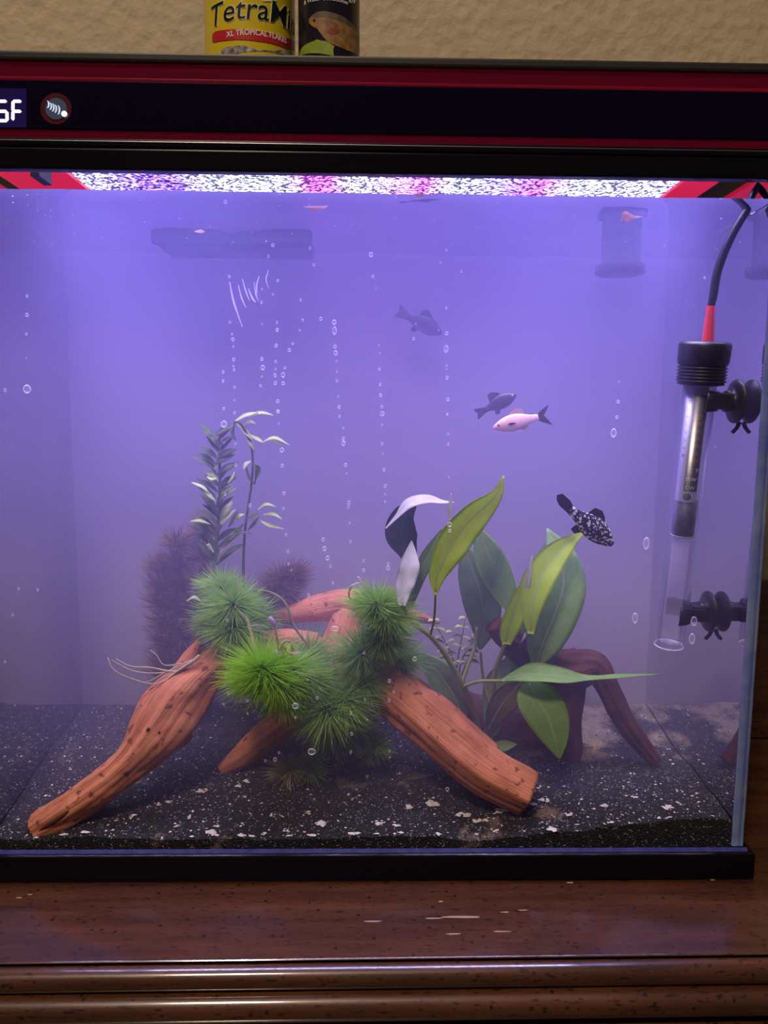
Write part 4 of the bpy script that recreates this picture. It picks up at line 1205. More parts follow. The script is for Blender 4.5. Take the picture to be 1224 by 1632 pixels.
whorl(C3, 618, 978, 0.048, 57, 700, 52, mat=NM, axis=(0.4, -0.6, -0.1), squash=0.8, curl=0.2)
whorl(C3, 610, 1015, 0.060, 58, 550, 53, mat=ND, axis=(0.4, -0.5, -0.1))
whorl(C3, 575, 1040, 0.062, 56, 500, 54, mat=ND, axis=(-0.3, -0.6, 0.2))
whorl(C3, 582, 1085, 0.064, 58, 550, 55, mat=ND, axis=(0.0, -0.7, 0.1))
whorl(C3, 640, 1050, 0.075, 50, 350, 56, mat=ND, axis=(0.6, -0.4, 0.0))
C4 = thing('feathery_plant', 'small dark green feathery clump low behind the right driftwood leg', 'plant', G(598, 1215))
stalk(C4, [(598, 1215, 0.088, 2), (596, 1195, 0.076, 2)], MT['stem'], 8, name='stem')
whorl(C4, 596, 1190, 0.070, 34, 350, 61, mat=ND, axis=(0.1, -0.6, 0.4), wpx=0.8)
C5 = thing('withered_tuft', 'withered straw coloured tuft lying on the sand in the middle', 'plant', G(455, 1240))
stalk(C5, [(500, 1205, 0.080, 1.5), (478, 1218, 0.074, 1.6), (458, 1234, 0.069, 1.6)], MT['straw'], 10, name='stem')
whorl(C5, 462, 1226, 0.068, 42, 200, 62, mat=NT, axis=(-0.4, -0.6, 0.3), squash=0.6, wpx=0.6)
whorl(C5, 492, 1222, 0.072, 40, 260, 63, mat=ND, axis=(0.4, -0.6, 0.3), squash=0.6)
# brown feathery plants far behind
B0 = thing('brown_feathery_plant', 'brownish feathery plant in the haze at the far left', 'plant', G(300, 1140))
for k, (x, yb, yt, dx) in enumerate([(290, 1130, 870, -8), (318, 1130, 850, 6), (272, 1130, 905, -14)]):
    stalk(B0, [(x, yb, 0.148, 2.2), (x + dx * 0.3, (yb + yt) / 2, 0.138, 2.0), (x + dx, yt, 0.134, 1.2)], MT['needle_r'], 14, 6, name='stem')
    for j in range(7):
        t = j / 6
        whorl(B0, x + dx * t, 1085 + (yt - 1085) * t, 0.138, 46 - 10 * t, 150, 100 + k * 10 + j, mat=NR, axis=(0.0, -0.2, 1.0), curl=0.5, wpx=0.7, fans=9, arc=0.4)
B1 = thing('brown_feathery_plant', 'brownish feathery plant in the haze above the rear driftwood arm', 'plant', G(430, 1150))
stalk(B1, [(430, 1150, 0.142, 2.2), (432, 1000, 0.135, 2.0), (440, 930, 0.130, 1.5)], MT['needle_r'], 14, 6, name='stem')
for j, (x, y, R) in enumerate([(452, 925, 44), (440, 945, 48), (470, 915, 30), (425, 960, 48), (445, 975, 44)]):
    whorl(B1, x, y, 0.130, R, 190, 140 + j, mat=NR, axis=(0.6, -0.3, 0.4), curl=0.3, wpx=0.7, fans=9, arc=0.6)

# ---- tall lance-leaved stems at the left
W0 = thing('lance_leaved_plant', 'tall hazy stem with narrow dull green leaves at the left', 'plant', P(335, 1035, 0.086))
stalk(W0, [(335, 1035, 0.086, 2.4), (338, 960, 0.090, 2.6), (344, 880, 0.094, 2.6), (350, 800, 0.096, 2.4), (350, 730, 0.097, 2.0), (350, 690, 0.098, 1.4)], MT['lance'], 30, name='stem')
rg = random.Random(77)
for k in range(24):
    t = k / 23
    y = 900 - 205 * t
    x = 346 + 4 * math.sin(k)
    L = (44 - 14 * t) * (0.8 + 0.4 * rg.random())
    for sg in (-1, 1):
        a = math.radians(28 + 35 * rg.random())
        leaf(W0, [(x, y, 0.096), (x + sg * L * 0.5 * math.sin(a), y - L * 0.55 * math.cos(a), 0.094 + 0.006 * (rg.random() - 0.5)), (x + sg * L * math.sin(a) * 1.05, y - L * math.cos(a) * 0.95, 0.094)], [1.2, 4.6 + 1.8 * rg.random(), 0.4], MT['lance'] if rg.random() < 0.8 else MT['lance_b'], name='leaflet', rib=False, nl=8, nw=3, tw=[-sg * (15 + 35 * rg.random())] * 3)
W1 = thing('lance_leaved_plant', 'hazy stem topped with a bright pale green tuft of narrow leaves', 'plant', P(392, 1035, 0.094))
stalk(W1, [(392, 1035, 0.094, 2.0), (388, 940, 0.092, 2.2), (390, 850, 0.090, 2.0), (402, 760, 0.086, 1.8), (400, 710, 0.084, 1.8), (384, 676, 0.082, 2.2), (373, 672, 0.082, 1.6)], MT['lance'], 34, name='stem')
for (a, b_, c, hwd, bright) in [
    ((374, 672), (392, 662), (412, 657), 3.5, 1), ((395, 664), (415, 658), (436, 662), 3.0, 1), ((376, 674), (392, 690), (404, 703), 3.6, 1), ((386, 680), (398, 672), (408, 676), 3, 1),
    ((396, 692), (410, 700), (420, 706), 3.2, 1), ((392, 692), (398, 705), (406, 720), 3.0, 1), ((420, 704), (438, 698), (462, 710), 3.0, 1), ((425, 702), (440, 704), (452, 712), 2.4, 1), ((374, 674), (370, 690), (376, 702), 3.0, 0),
    ((400, 735), (392, 740), (388, 750), 3.0, 1), ((402, 734), (408, 750), (406, 772), 3.0, 0), ((404, 740), (414, 748), (404, 772), 2.6, 0), ((392, 745), (396, 760), (403, 772), 2.2, 0),
    ((305, 769), (322, 776), (334, 786), 2.6, 1), ((322, 776), (334, 790), (344, 800), 3.0, 1), ((330, 760), (338, 764), (346, 762), 2.6, 1), ((304, 831), (318, 830), (336, 836), 2.6, 1),
    ((412, 812), (424, 804), (440, 808), 2.8, 1), ((420, 820), (436, 820), (450, 828), 3.0, 1), ((415, 830), (430, 838), (452, 843), 3.0, 1), ((375, 830), (382, 822), (390, 820), 3.0, 1), ((372, 842), (384, 848), (400, 850), 2.8, 0), ((392, 826), (404, 822), (412, 816), 2.6, 0), ((395, 845), (405, 835), (414, 822), 2.8, 0), ((388, 835), (376, 850), (366, 862), 3.0, 0),
    ((364, 840), (372, 828), (380, 812), 3.0, 0), ((340, 880), (332, 868), (334, 876), 2.6, 1), ((298, 958), (310, 952), (322, 962), 2.6, 1), ((364, 770), (370, 762), (374, 752), 2.6, 1)]:
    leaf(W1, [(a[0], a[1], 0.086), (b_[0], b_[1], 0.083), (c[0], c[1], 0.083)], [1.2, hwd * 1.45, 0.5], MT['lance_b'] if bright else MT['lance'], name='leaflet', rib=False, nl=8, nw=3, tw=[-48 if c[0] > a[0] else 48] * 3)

# ---- loose bits among the plants
FB = thing('flower_bud', 'lilac flower bud on a thin pale stalk above the bright feathery plant', 'flower', P(445, 1040, 0.030))
stalk(FB, [(445, 1042, 0.0300, 1.7), (441, 1015, 0.0290, 1.7), (438, 998, 0.0285, 1.8)], MT['straw'], 12, 8)
stalk(FB, [(438, 998, 0.0285, 2.2), (434, 990, 0.0282, 4.0), (430, 984, 0.0280, 3.0)], MT['lilac'], 10, 10, name='bud')
FT = thing('wilted_flower', 'wilted straw and white flower tangled on the bright feathery plant', 'flower', P(462, 1044, 0.030))
stalk(FT, [(452, 1042, 0.030, 1.6), (448, 1030, 0.029, 1.7), (456, 1021, 0.028, 1.5), (463, 1024, 0.029, 1.2)], MT['straw'], 16, 7)
stalk(FT, [(465, 1045, 0.030, 1.4), (466, 1032, 0.029, 1.5), (464, 1026, 0.029, 1.4)], MT['straw'], 12, 7)
stalk(FT, [(456, 1034, 0.028, 1.8), (452, 1030, 0.028, 1.8), (458, 1040, 0.028, 1.6), (470, 1042, 0.028, 1.6)], MT['straw'], 16, 7)
stalk(FT, [(451, 1040, 0.030, 1.6), (452, 1058, 0.029, 1.6), (448, 1068, 0.028, 1.5), (436, 1073, 0.028, 1.2)], MT['straw'], 16, 7)
for sp_pts, hw_ in (([(466, 1041, 0.028), (473, 1040, 0.027), (481, 1041, 0.027)], [2.5, 3.6, 1]), ([(467, 1025, 0.029), (473, 1022, 0.028), (480, 1019, 0.028)], [1.4, 2.4, 1]), ([(437, 1037, 0.029), (441, 1038, 0.028), (446, 1043, 0.028)], [1, 3.2, 2])):
    leaf(FT, sp_pts, hw_, MT['white'], name='petal', rib=False, nl=8, nw=4)
FW = thing('white_sprig', 'tiny white bent sprig on top of the right feathery head', 'sprig', P(560, 940, 0.040))
stalk(FW, [(560, 934, 0.040, 1.4), (568, 930, 0.040, 1.6), (576, 930, 0.040, 1.6)], MT['white'], 10, 7)
stalk(FW, [(577, 931, 0.040, 1.6), (574, 924, 0.040, 1.5), (570, 919, 0.040, 1.2)], MT['white'], 10, 7)
stalk(FW, [(560, 934, 0.040, 1.6), (556, 945, 0.042, 1.5), (558, 955, 0.044, 1.2)], MT['straw'], 10, 7)
FP = thing('white_floret', 'tiny white frilled floret left of the lilac bud', 'flower', P(405, 1002, 0.046))
for k in range(6):
    a = -0.5 + 0.25 * k
    leaf(FP, [(397, 998, 0.046), (405, 998 + 3 * a, 0.0455), (414 + 4 * (k % 2), 1000 + 9 * a, 0.045)], [0.8, 2.2, 0.6], MT['white'], name='petal', rib=False, nl=6, nw=2)
RT = thing('root_strands', 'thin pale root strands trailing left from the driftwood fork', 'roots', P(310, 1050, 0.058))
for rows in ([(316, 1048, 0.056, 2.0), (285, 1068, 0.050, 2.2), (250, 1090, 0.045, 1.3), (205, 1080, 0.045, 1.1), (180, 1066, 0.046, 1.0), (172, 1048, 0.048, 0.8)],
             [(312, 1052, 0.056, 2.0), (280, 1070, 0.050, 2.0), (240, 1064, 0.047, 1.4), (208, 1062, 0.046, 1.2), (185, 1050, 0.046, 0.8)],
             [(306, 1052, 0.055, 1.6), (268, 1070, 0.050, 1.4), (240, 1085, 0.048, 1.0), (232, 1086, 0.048, 0.6)],
             [(290, 1058, 0.053, 1.2), (262, 1060, 0.050, 1.0), (250, 1045, 0.050, 0.8), (240, 1036, 0.052, 0.6)],
             [(300, 1060, 0.054, 1.6), (262, 1072, 0.052, 1.1), (215, 1070, 0.052, 0.9), (178, 1052, 0.054, 0.6)],
             [(318, 1045, 0.056, 3.0), (305, 1056, 0.054, 3.2), (290, 1066, 0.052, 2.0)]):
    stalk(RT, rows, MT['root'], 26, 6, name='root')
# a straw coloured fallen leaf on the sand
g_ = G(655, 1243)
o = leaf(None, [(638, 1246, g_.y), (655, 1240, g_.y), (675, 1236, g_.y + 0.002), (690, 1234, g_.y + 0.004)], [1, 4, 4, 1.5], MT['straw'], name='fallen_leaf', rib=False, tw=[50] * 4)
tag(o, 'straw coloured fallen leaf on the sand beneath the right driftwood leg', 'leaf')

# ================================================================== FISH
def spot_mat():
    m, nt, out = new_mat('black_white_speckled_skin')
    b = NB(nt)
    p = b.n('BsdfPrincipled', i_Roughness=0.4)
    tc = b.n('TexCoord')
    n1 = b.n('TexNoise', i_Scale=520.0, i_Detail=2.0)
    b.l(tc.outputs['Object'], n1.inputs['Vector'])
    b.l(ramp(b, n1.outputs[0], [(0.53, (0.012, 0.010, 0.03)), (0.60, (0.80, 0.80, 0.95))]), p.inputs['Base Color'])
    b.l(p.outputs[0], out.inputs[0])
    return m
MT['fish_spot'] = spot_mat()
PROF = [(0, 0.10), (0.04, 0.30), (0.10, 0.48), (0.2, 0.74), (0.32, 0.94), (0.45, 1.0), (0.58, 0.92), (0.72, 0.70), (0.86, 0.46), (1.0, 0.36)]
def fish(label, nose, tail, Y, hh, skin, finm, tailw, tailpts, dorsal, anal, eye_t=0.12, dy=0.0, ring=True):
    a, b_ = P(nose[0], nose[1], Y), P(tail[0], tail[1], Y + dy)
    d = (b_ - a); L = d.length; d.normalize()
    v = ((a + b_) / 2 - CAM).normalized()
    up = d.cross(v).normalized()
    if up.z < 0: up = -up
    sd = d.cross(up).normalized()
    if sd.dot(v) > 0: sd = -sd          # towards the camera
    m_ = mpx(a); h = hh * m_
    o = thing('fish', label, 'fish', (a + b_) / 2, 'fish in the aquarium')
    pr_ = cr(PROF, 30)
    V, Fc, seg_n = [], [], 18
    for t, k in pr_:
        c = a + d * (L * t) + up * (h * 0.06 * math.sin(t * 3.1))
        for j in range(seg_n):
            an = 2 * math.pi * j / seg_n
            V.append(c + up * (h * k * math.sin(an)) + sd * (h * k * 0.52 * math.cos(an) * (1.15 - 0.5 * t)))
    for i in range(len(pr_) - 1):
        for j in range(seg_n):
            k = (j + 1) % seg_n
            Fc.append((i * seg_n + j, i * seg_n + k, (i + 1) * seg_n + k, (i + 1) * seg_n + j))
    Fc.append(tuple(reversed(range(seg_n)))); Fc.append(tuple(range((len(pr_) - 1) * seg_n, len(pr_) * seg_n)))
    mesh('body', V, Fc, skin, o)
    def fin(name, pts, mat, off=0.0, tk=0.0002):
        """pts in body lengths along and body half-heights up"""
        q = [a + d * (L * x) + up * (h * y) for x, y in pts]
        n = len(q)
        V = [p + sd * (off + tk) for p in q] + [p + sd * (off - tk) for p in q]
        Fc = [tuple(range(n)), tuple(reversed(range(n, 2 * n)))] + [(i, n + i, n + (i + 1) % n, (i + 1) % n) for i in range(n)]
        return mesh(name, V, Fc, mat, o, smooth=False)
    fin('tail_fin', tailpts, finm)
    fin('dorsal_fin', dorsal, finm if finm is not MT['fin_dark'] or skin is not MT['fish_pink'] else MT['fin_pale'])
    fin('anal_fin', anal, finm if skin is not MT['fish_pink'] else MT['fin_pale'])
    fin('pectoral_fin', [(0.30, 0.0), (0.36, 0.12), (0.46, 0.02), (0.48, -0.12), (0.38, -0.16)], finm, off=h * 0.56)
    for s_ in (1, -1):
        kx = eye_t; hk = h * np.interp(kx, [t for t, _ in PROF], [k for _, k in PROF]) * 0.52 * 1.1
        c = a + d * (L * kx) + up * (h * 0.14) + sd * (hk * 0.86 * s_)
        V, Fc = lathe(c, sd * s_, [(0, h * 0.15), (h * 0.04, h * 0.14), (h * 0.08, h * 0.09), (h * 0.095, h * 0.03)], 12)
        ee = mesh('eye', V, Fc, MT['eye_ring'] if ring else MT['eye'], o)
        V, Fc = lathe(c + sd * (s_ * h * 0.07), sd * s_, [(0, h * 0.09), (h * 0.03, h * 0.075), (h * 0.045, h * 0.03)], 12)
        mesh('pupil', V, Fc, MT['eye'], ee)
    return o
TF = [(0.97, 0.34), (1.10, 0.55), (1.27, 0.75), (1.24, 0.25), (1.20, 0.0), (1.24, -0.25), (1.27, -0.75), (1.10, -0.55), (0.97, -0.34)]
FORK = [(0.97, 0.30), (1.08, 0.7), (1.28, 1.2), (1.20, 0.55), (1.12, 0.05), (1.20, -0.6), (1.27, -1.3), (1.10, -0.8), (0.97, -0.30)]
DF = [(0.36, 0.90), (0.44, 1.35), (0.55, 1.62), (0.68, 1.45), (0.72, 0.66)]
AF = [(0.58, -0.86), (0.66, -1.3), (0.76, -1.2), (0.74, -0.62)]
BIGD = [(0.38, 0.85), (0.44, 1.30), (0.60, 1.75), (0.74, 1.65), (0.78, 0.55)]
fish('black fish swimming at the upper right in the haze', (823, 629), (772, 654), 0.110, 12, MT['fish_black'], MT['fin_dark'], 1, TF, BIGD, AF)
fish('pinkish white fish with a dark forked tail below the black fish', (786, 682), (858, 665), 0.078, 13.5, MT['fish_pink'], MT['fin_dark'], 1, FORK, DF, AF, ring=False)
fish('black fish with white speckles diving toward the lower right', (977, 869), (908, 812), 0.040, 19, MT['fish_spot'], MT['fin_dark'], 1, [(0.97, 0.34), (1.10, 0.60), (1.28, 0.62), (1.34, 0.25), (1.28, -0.1), (1.18, -0.30), (0.97, -0.34)], DF, AF)
fish('barely visible dark fish far back in the haze near the tank centre', (704, 532), (648, 503), 0.158, 14, MT['fish_black'], MT['fin_dark'], 1, TF, DF, AF)

# ================================================================== HEATER
ha, hb = P(1122, 566, 0.0285), P(1066, 1028, 0.0535)
ax = (hb - ha).normalized(); HL = (hb - ha).length
mh = mpx(ha)
HT = thing('aquarium_heater', 'glass tube heater with black cap, red boot and suction cups on the right pane', 'heater', hb)
tr = 25.5 * mh
V, Fc = lathe(ha + ax * (40 * mh), ax, [(0, tr), (HL - 46 * mh, tr), (HL - 42 * mh, tr * 0.97), (HL - 38 * mh, tr * 0.72), (HL - 37 * mh, tr * 0.2)], 40)
mesh('glass_tube', V, Fc, MT['tube'], HT)
rim_ = []
V, Fc, U = tube([hb + (ax.orthogonal().normalized() * math.cos(t) + ax.cross(ax.orthogonal().normalized()) * math.sin(t)) * tr * 0.93 for t in np.linspace(0, 6.283, 40)], [0.0006] * 40, 8)
mesh('tube_rim', V, Fc, MT['glint'], HT)
# cap with fine ribs
k = mh
prof = [(-22 * k, 30 * k), (-20 * k, 37 * k), (-16 * k, 40 * k), (12 * k, 39 * k)]
for i in range(6):
    z0 = 13 * k + i * 5.2 * k
    prof += [(z0, 38 * k), (z0 + 2.4 * k, 37.6 * k), (z0 + 2.7 * k, 35.4 * k), (z0 + 4.9 * k, 35.2 * k)]
prof += [(46 * k, 36 * k), (47 * k, 30 * k)]
V, Fc = lathe(ha, ax, prof, 48)
mesh('cap', V, Fc, MT['rubber'], HT)
b0, b1_ = P(1128, 548, 0.0275), P(1133, 488, 0.0265)
bd = (b1_ - b0).normalized(); bl_ = (b1_ - b0).length
V, Fc = lathe(b0 - bd * 0.002, bd, [(0, 10.5 * k), (0.002, 10.5 * k), (0.0035, 9.5 * k), (bl_ * 0.5, 8.3 * k), (bl_, 6.6 * k), (bl_ + 0.0022, 6.0 * k)], 10)
mesh('cable_boot', V, Fc, MT['boot'], HT, smooth=False)
V, Fc, U = ptube([(1133, 489, 0.0265, 5.6), (1137, 470, 0.0265, 6.6), (1143, 435, 0.0263, 6.8), (1155, 400, 0.0262, 6.8), (1172, 365, 0.0262, 6.6), (1190, 335, 0.0262, 6.2), (1199, 312, 0.0262, 5.6), (1212, 292, 0.030, 5.2), (1226, 276, 0.036, 5.2)], 50, 14)
mesh('cable', V, Fc, MT['rubber'], HT)
# inside: pale scale, dark label, marks, core and rod.  s: along the tube in photo pixels from the cap end
vdir = (CAM - ha).normalized()
vd = (vdir - ax * vdir.dot(ax)).normalized()
sx_ = ax.cross(vd).normalized()
if sx_.x < 0: sx_ = -sx_
def strip(name, a0, a1, s0, s1, mat, parent, rr, n=8, tk=0.0003):
    """curved plate inside the tube: from angle a0 to a1 (degrees, 0 faces the camera), s0..s1 px along"""
    V, Fc = [], []
    for r_ in (rr + tk, rr):
        for i in range(n + 1):
            a = math.radians(a0 + (a1 - a0) * i / n)
            off = (vd * math.cos(a) + sx_ * math.sin(a)) * r_
            V.append(ha + ax * (s0 * mh) + off); V.append(ha + ax * (s1 * mh) + off)
    m_ = 2 * (n + 1)
    for i in range(n):
        a = 2 * i
        Fc.append((a, a + 2, a + 3, a + 1)); Fc.append((m_ + a, m_ + a + 1, m_ + a + 3, m_ + a + 2))
        Fc.append((a, m_ + a, m_ + a + 2, a + 2)); Fc.append((a + 1, a + 3, m_ + a + 3, m_ + a + 1))
    for i in (0, n):
        a = 2 * i
        Fc.append((a, a + 1, m_ + a + 1, m_ + a))
    return mesh(name, V, Fc, mat, parent, smooth=False)
plate = strip('scale_plate', -62, 42, 48, 236, MT['scale'], HT, tr * 0.80)
strip('dark_label', -18, 38, 62, 218, MT['ink'], HT, tr * 0.83)
for i in range(8):
    s_ = 70 + i * 12.6
    strip('scale_mark', -44, -34, s_, s_ + 4.5, MT['ink'], plate, tr * 0.82, 2)
for i in range(7):
    s_ = 92 + i * 12.0
    strip('label_mark', -2, 24, s_, s_ + 6.5, MT['inkr'], HT, tr * 0.85, 4)
def tube_text(s, a0, a1, s0, s1):
    V2, Fc = text2d(s, 1.0)
    x0, x1 = min(v[0] for v in V2), max(v[0] for v in V2)
    y0, y1 = min(v[1] for v in V2), max(v[1] for v in V2)
    V = []
    for rr in (tr * 0.865 + 0.0002, tr * 0.865):
        for x, y in V2:
            a = math.radians(a0 + (a1 - a0) * (x - x0) / (x1 - x0))
            V.append(ha + ax * ((s1 + (s0 - s1) * (y - y0) / (y1 - y0)) * mh) + (vd * math.cos(a) + sx_ * math.sin(a)) * rr)
    n = len(V2)
    mesh('label_lettering', V, Fc + [tuple(n + i for i in reversed(f)) for f in Fc], MT['inkw'], HT, smooth=False)
tube_text('C  F', -8, 34, 180, 187)
tube_text('mw', -12, 30, 195, 201)
tube_text('CW', -12, 28, 209, 215)
V, Fc = lathe(ha + ax * (227 * mh) + vd * tr * 0.82, vd, [(0, 6 * mh), (0.0004, 6 * mh)], 18)
mesh('label_dot', V, Fc, MT['ink'], HT)
V, Fc = lathe(ha + ax * (238 * mh), ax, [(0, tr * 0.72), (58 * mh, tr * 0.72)], 28)
mesh('heater_core', V, Fc, MT['core'], HT)
V, Fc = lathe(ha + ax * (296.2 * mh), ax, [(0, tr * 0.75), (2.5 * mh, tr * 0.75)], 28)
mesh('core_ring', V, Fc, MT['scale'], HT)
V, Fc = lathe(ha + ax * (300 * mh), ax, [(0, tr * 0.55), (HL - 306 * mh, tr * 0.55)], 20)
mesh('heating_rod', V, Fc, MT['rod'], HT)
# two clips with suction cups on the right pane
for (px, py, Y) in ((1187, 640, 0.030), (1141, 974, 0.0515)):
    wp = Vector((XRI - 0.0004, Y, P(px, py, Y).z))
    s_ = (wp - ha).dot(ax)
    cpt = ha + ax * s_
    dx = (wp - cpt); dx = Vector((1, 0, 0))
    cl = None
    V, Fc = lathe(cpt - ax * (13 * mh), ax, [(0, tr * 1.04), (0, tr * 1.12), (26 * mh, tr * 1.12), (26 * mh, tr * 1.04)], 40)
    # open ring: keep the half that faces the pane
    keep = [f for f in Fc if sum(((Vector(V[i]) - cpt).x) for i in f) / len(f) > -tr * 0.05 and len(f) == 4]
    ring_ = mesh('clip', V, keep, MT['rubber'], HT)
    md = ring_.modifiers.new('solid', 'SOLIDIFY'); md.thickness = 0.0012
    L = wp.x - (cpt.x + tr)
    bxo('clip_arm', cpt.x + tr * 0.2, wp.x - 0.012, cpt.y - tr * 1.16, cpt.y - tr * 0.95, wp.z - 11 * mh, wp.z + 11 * mh, MT['rubber'], HT, 0.0006)
    bxo('clip_arm', cpt.x + tr * 0.9, wp.x - 0.006, cpt.y - tr * 0.7, cpt.y + tr * 0.7, wp.z - 13 * mh, wp.z + 13 * mh, MT['rubber'], HT, 0.001)
    V, Fc = lathe(wp, Vector((-1, 0, 0)), [(0, 20 * mh), (0.0012, 25 * mh), (0.0040, 35 * mh), (0.0052, 35 * mh), (0.0068, 26 * mh), (0.0080, 14 * mh), (0.0095, 17 * mh), (0.0120, 17 * mh), (0.0128, 9 * mh)], 36)
    mesh('suction_cup', V, Fc, MT['rubber'], HT)
    V, Fc, U = tube([wp + Vector((-0.001, 0, -33 * mh)), wp + Vector((-0.0025, 0, -42 * mh)), wp + Vector((-0.0055, 0, -50 * mh))], [0.0016, 0.0014, 0.0014], 8)
    mesh('pull_tab', V, Fc, MT['rubber'], HT)

# ================================================================== FITTINGS AT THE BACK
FYB = 0.118
FL = thing('filter_intake', 'dark flanged filter tube end hanging high at the back right', 'filter', P(988, 438, FYB))
c = P(988, 437, FYB)
q = mpx(c)
V, Fc = lathe(c, Vector((0, 0, 1)), [(0, 36 * q), (2 * q, 39 * q), (12 * q, 39 * q), (13 * q, 30 * q), (60 * q, 30 * q), (ZL - 0.001 - c.z, 30 * q)], 32)
mesh('intake_body', V, Fc, MT['rubber_m'], FL)
FO = thing('filter_spout', 'long dark filter spout lip at the waterline at the back left', 'filter', P(368, 388, FYB))
a, b_ = P(240, 388, FYB), P(497, 388, FYB)
bxo('spout_lip', a.x, b_.x, FYB, FYB + 0.006, a.z, ZW + 0.006, MT['rubber_m'], FO, 0.002)
bxo('spout_tray', a.x + 0.002, b_.x - 0.002, FYB + 0.006, YB - 0.0008, a.z + 0.001, a.z + 0.005, MT['rubber_m'], FO, 0.001)

# ================================================================== FLOATING FLAKES
def flake(px, py, Y, pts, label, cat='flake'):
    c = P(px, py, Y); q = mpx(c)
    n = len(pts)
    ring_ = [c + RIGHT * (x * q) + UP * (y * q) + Vector((0, 0.0006 * math.sin(i * 2.1), 0)) for i, (x, y) in enumerate(pts)]
    tk = Vector((0, 0.0004, 0))
    V = [p - tk for p in ring_] + [p + tk for p in ring_] + [c - tk * 2.2, c + tk * 2.2]
    Fc = []
    for i in range(n):
        k = (i + 1) % n
        Fc += [(i, k, 2 * n), (n + k, n + i, 2 * n + 1), (i, n + i, n + k, k)]
    o = mesh('food_flake', V, Fc, MT['white_pink'], loc=c, smooth=False)
    tag(o, label, cat, 'food flakes floating near the surface')
MT['white_pink'] = soft_mat('pinkish_flake', (0.92, 0.66, 0.70), (0.97, 0.80, 0.82), 0.6)
flake(503, 332, 0.012, [(-20, 2), (-8, 4), (5, 3), (20, 4), (14, 0), (6, -1), (3, -4), (-2, -3), (-6, -5), (-8, -1)], 'pinkish ragged food flake floating under the middle of the hood')
flake(1003, 345, 0.012, [(-12, 5), (-6, 9), (0, 5), (8, 1), (22, 0), (10, -3), (2, -6), (-4, -10), (-9, -6), (-12, -4)], 'pinkish pointed food flake floating left of the heater cable')
flake(318, 369, 0.014, [(-9, 0), (-3, 2.5), (4, 2.5), (9, 0), (3, -2), (-4, -2)], 'small pink oval food flake floating at the upper left')
flake(667, 311, 0.006, [(-7, 2), (0, 2.5), (8, 2), (6, -3), (0, -4), (-4, -1)], 'small pink food flake stuck at the waterline near the centre')

# ================================================================== BUBBLES ON THE GLASS
bub = []
for (x, y) in [(348, 48), (513, 198), (498, 237), (643, 209), (656, 268), (855, 232), (862, 307), (873, 347), (1118, 215), (1097, 258), (1170, 289), (361, 309), (513, 370), (530, 322), (610, 390), (617, 460), (607, 495), (475, 473), (475, 352), (474, 398), (528, 468), (528, 494), (524, 548), (523, 604), (523, 630), (521, 652), (522, 679), (582, 542), (571, 564), (555, 626), (549, 650), (549, 680), (475, 595), (478, 625), (475, 655), (470, 688), (530, 742), (531, 778), (364, 467), (371, 508), (374, 527), (376, 552), (377, 597), (376, 620), (378, 632), (380, 693), (379, 738), (340, 640), (340, 672), (342, 768), (728, 500), (727, 467), (730, 552), (732, 574), (735, 603), (736, 640), (737, 671), (741, 726), (744, 762), (883, 547), (886, 574), (885, 631), (887, 684), (889, 721), (893, 762), (1118, 418), (1119, 506), (1118, 561), (1119, 617), (1119, 630), (1120, 660), (1123, 736), (1122, 785), (1011, 471), (1004, 524), (680, 455)]:
    bub.append((200 + x / 2.186, 300 + y / 2.186))
for (x, y) in [(102, 98), (103, 180), (150, 50), (342, 45), (345, 98), (154, 186), (155, 281), (615, 65), (632, 118), (632, 165), (633, 186), (642, 281), (646, 319), (657, 448), (655, 466), (660, 540), (664, 621), (543, 612), (548, 652), (562, 694), (574, 731), (586, 805), (804, 54), (804, 103), (804, 188), (807, 231), (812, 303), (817, 374), (817, 410), (817, 444), (722, 705), (722, 748), (1093, 58), (1097, 143), (1097, 188), (1100, 337), (1103, 545), (1104, 573), (360, 215), (361, 284), (369, 407), (366, 474), (378, 590), (386, 664), (388, 719), (402, 747), (478, 858), (432, 880), (831, 718), (831, 738), (109, 411), (218, 460)]:
    bub.append((320 + x / 2.782, 640 + y / 2.782))
for (x, y) in [(160, 195), (122, 258), (625, 296), (440, 655), (515, 868), (440, 710), (697, 690), (763, 627), (896, 590), (875, 630), (993, 438), (773, 720), (701, 785), (697, 870), (876, 865), (877, 895), (773, 983), (128, 598), (105, 647), (217, 632), (217, 690), (363, 873), (300, 910), (345, 905), (131, 1020), (1145, 1043), (495, 535), (540, 620), (758, 410), (876, 540)]:
    bub.append((320 + x / 2.914, 900 + y / 2.914))
bub += [(43, 472), (43, 502), (42, 532), (42, 570), (8, 622), (8, 1055), (987, 608), (985, 640), (983, 665), (1123, 443), (1107, 992), (1140, 712), (30, 938), (60, 940), (20, 980)]
BIG = {(43, 620): (6, 6.5), (978, 690): (4.5, 7), (1030, 866): (5, 10), (1012, 985): (4.5, 9), (1103, 1018): (5, 9), (1106, 990): (5, 8), (357, 676): (5, 5.5), (533, 527): (3.6, 6), (711, 556): (3.6, 5.5), (497, 1198): (7, 5.5), (471, 1125): (5.5, 5), (534, 1002): (6, 4.5)}
def bubble_mesh(rx, rz, bigm):
    bm = bmesh.new()
    bmesh.ops.create_icosphere(bm, subdivisions=2, radius=1.0)
    for v in bm.verts:
        v.co = Vector((v.co.x * rx, v.co.y * min(rx, rz) * 0.6, v.co.z * rz))
    me = bpy.data.meshes.new('air_bubble')
    bm.to_mesh(me); bm.free()
    for p_ in me.polygons: p_.use_smooth = True
    me.materials.append(MT['bubble'])
    return me
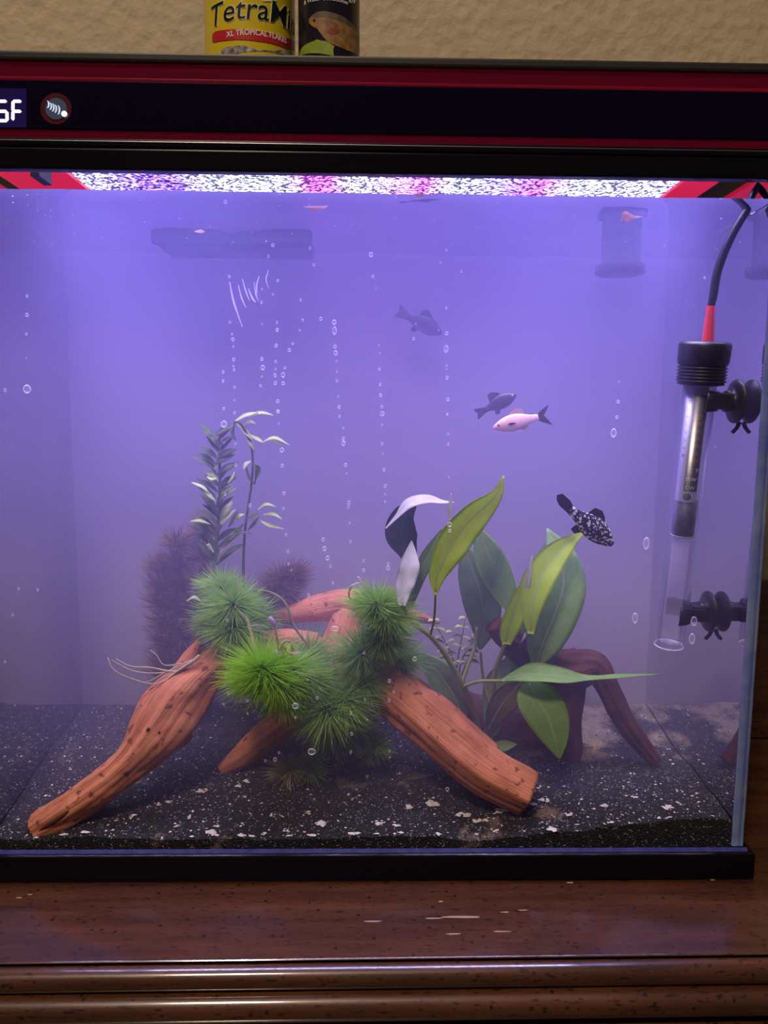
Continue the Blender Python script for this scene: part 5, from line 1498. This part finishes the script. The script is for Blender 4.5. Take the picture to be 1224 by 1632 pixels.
def glint_mesh(rx, rz):
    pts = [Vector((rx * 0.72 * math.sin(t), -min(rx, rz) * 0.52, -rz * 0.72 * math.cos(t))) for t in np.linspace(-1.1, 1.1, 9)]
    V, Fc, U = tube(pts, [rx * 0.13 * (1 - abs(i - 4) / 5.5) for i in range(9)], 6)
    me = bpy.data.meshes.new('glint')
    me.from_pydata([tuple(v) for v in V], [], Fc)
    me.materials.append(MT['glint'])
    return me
q0 = mpx(P(612, 800, G_T))
sizes = [(1.5, 1.6), (2.0, 2.3), (2.6, 2.8), (3.3, 3.8)]
BM = [(bubble_mesh(a * q0, b_ * q0, False), glint_mesh(a * q0, b_ * q0)) for a, b_ in sizes]
rg = random.Random(19)
def put_bubble(px, py, mm, rz, rx):
    r_ = min(rx, rz) * q0 * 0.6
    p = P(px, py, G_T + 0.0002 + r_)
    o = bpy.data.objects.new('air_bubble', mm[0]); COL.objects.link(o); o.location = p
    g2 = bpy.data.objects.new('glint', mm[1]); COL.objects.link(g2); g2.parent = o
    return o
for (x, y) in bub:
    if any(abs(x - k[0]) < 5 and abs(y - k[1]) < 5 for k in BIG): continue
    i = rg.choices([0, 1, 2, 3], [3, 4, 3, 1.4])[0]
    o = put_bubble(x, y, BM[i], sizes[i][1], sizes[i][0])
    tag(o, 'tiny clear air bubble clinging to the inside of the front glass', 'bubble', 'air bubbles on the front glass')
BLAB = {(43, 620): 'round bubble low on the trail at the far left of the glass', (978, 690): 'drop shaped bubble below a faint trail left of the heater', (1030, 866): 'long drop shaped bubble right of the speckled fish', (1012, 985): 'long drop shaped bubble left of the foot of the heater', (1103, 1018): 'long bubble just under the lower heater clip', (1106, 990): 'drop shaped bubble in front of the lower heater clip', (357, 676): 'round bubble left of the bright pale leaf tuft', (533, 527): 'long bubble at the head of the middle bubble trail', (711, 556): 'drop shaped bubble in the trail left of the black fish', (497, 1198): 'large flat bubble in front of the withered tuft', (471, 1125): 'round bubble under the bright feathery plant head', (534, 1002): 'wide bubble before the rear driftwood arm'}
for k, (rx, rz) in BIG.items():
    mm = (bubble_mesh(rx * q0, rz * q0, True), glint_mesh(rx * q0, rz * q0))
    o = put_bubble(k[0], k[1], mm, rz, rx)
    tag(o, BLAB[k], 'bubble', 'larger bubbles on the front glass')
# fine specks drifting under the surface
rg = random.Random(23)
VV, FF = [], []
for i in range(150):
    x = 20 + 1180 * rg.random(); y = 318 + 80 * rg.random() ** 1.6
    p = P(x, y, G_T + 0.002 + 0.02 * rg.random())
    if p.z > ZW - 0.001: continue
    v, f = chunk(p, (0.5 + 1.3 * rg.random() ** 3) * mpx(p), 0.7, rg)
    k_ = len(VV); VV += v; FF += [tuple(t + k_ for t in qq) for qq in f]
o = mesh('floating_specks', VV, FF, MT['debris'], loc=P(612, 340, 0.01), smooth=False)
tag(o, 'fine white specks drifting just under the water surface', 'specks', kind='stuff')
# small floor of the room, far below the frame
fl = mesh('floor', *box(-1.6, 1.6, -2.6, WALL_Y, -0.85, -0.80), pr('brown_carpet', (0.16, 0.11, 0.08), 0.9, noise_scale=40, col2=(0.2, 0.15, 0.11)), smooth=False)
tag(fl, 'brown floor below the dresser', kind='structure')
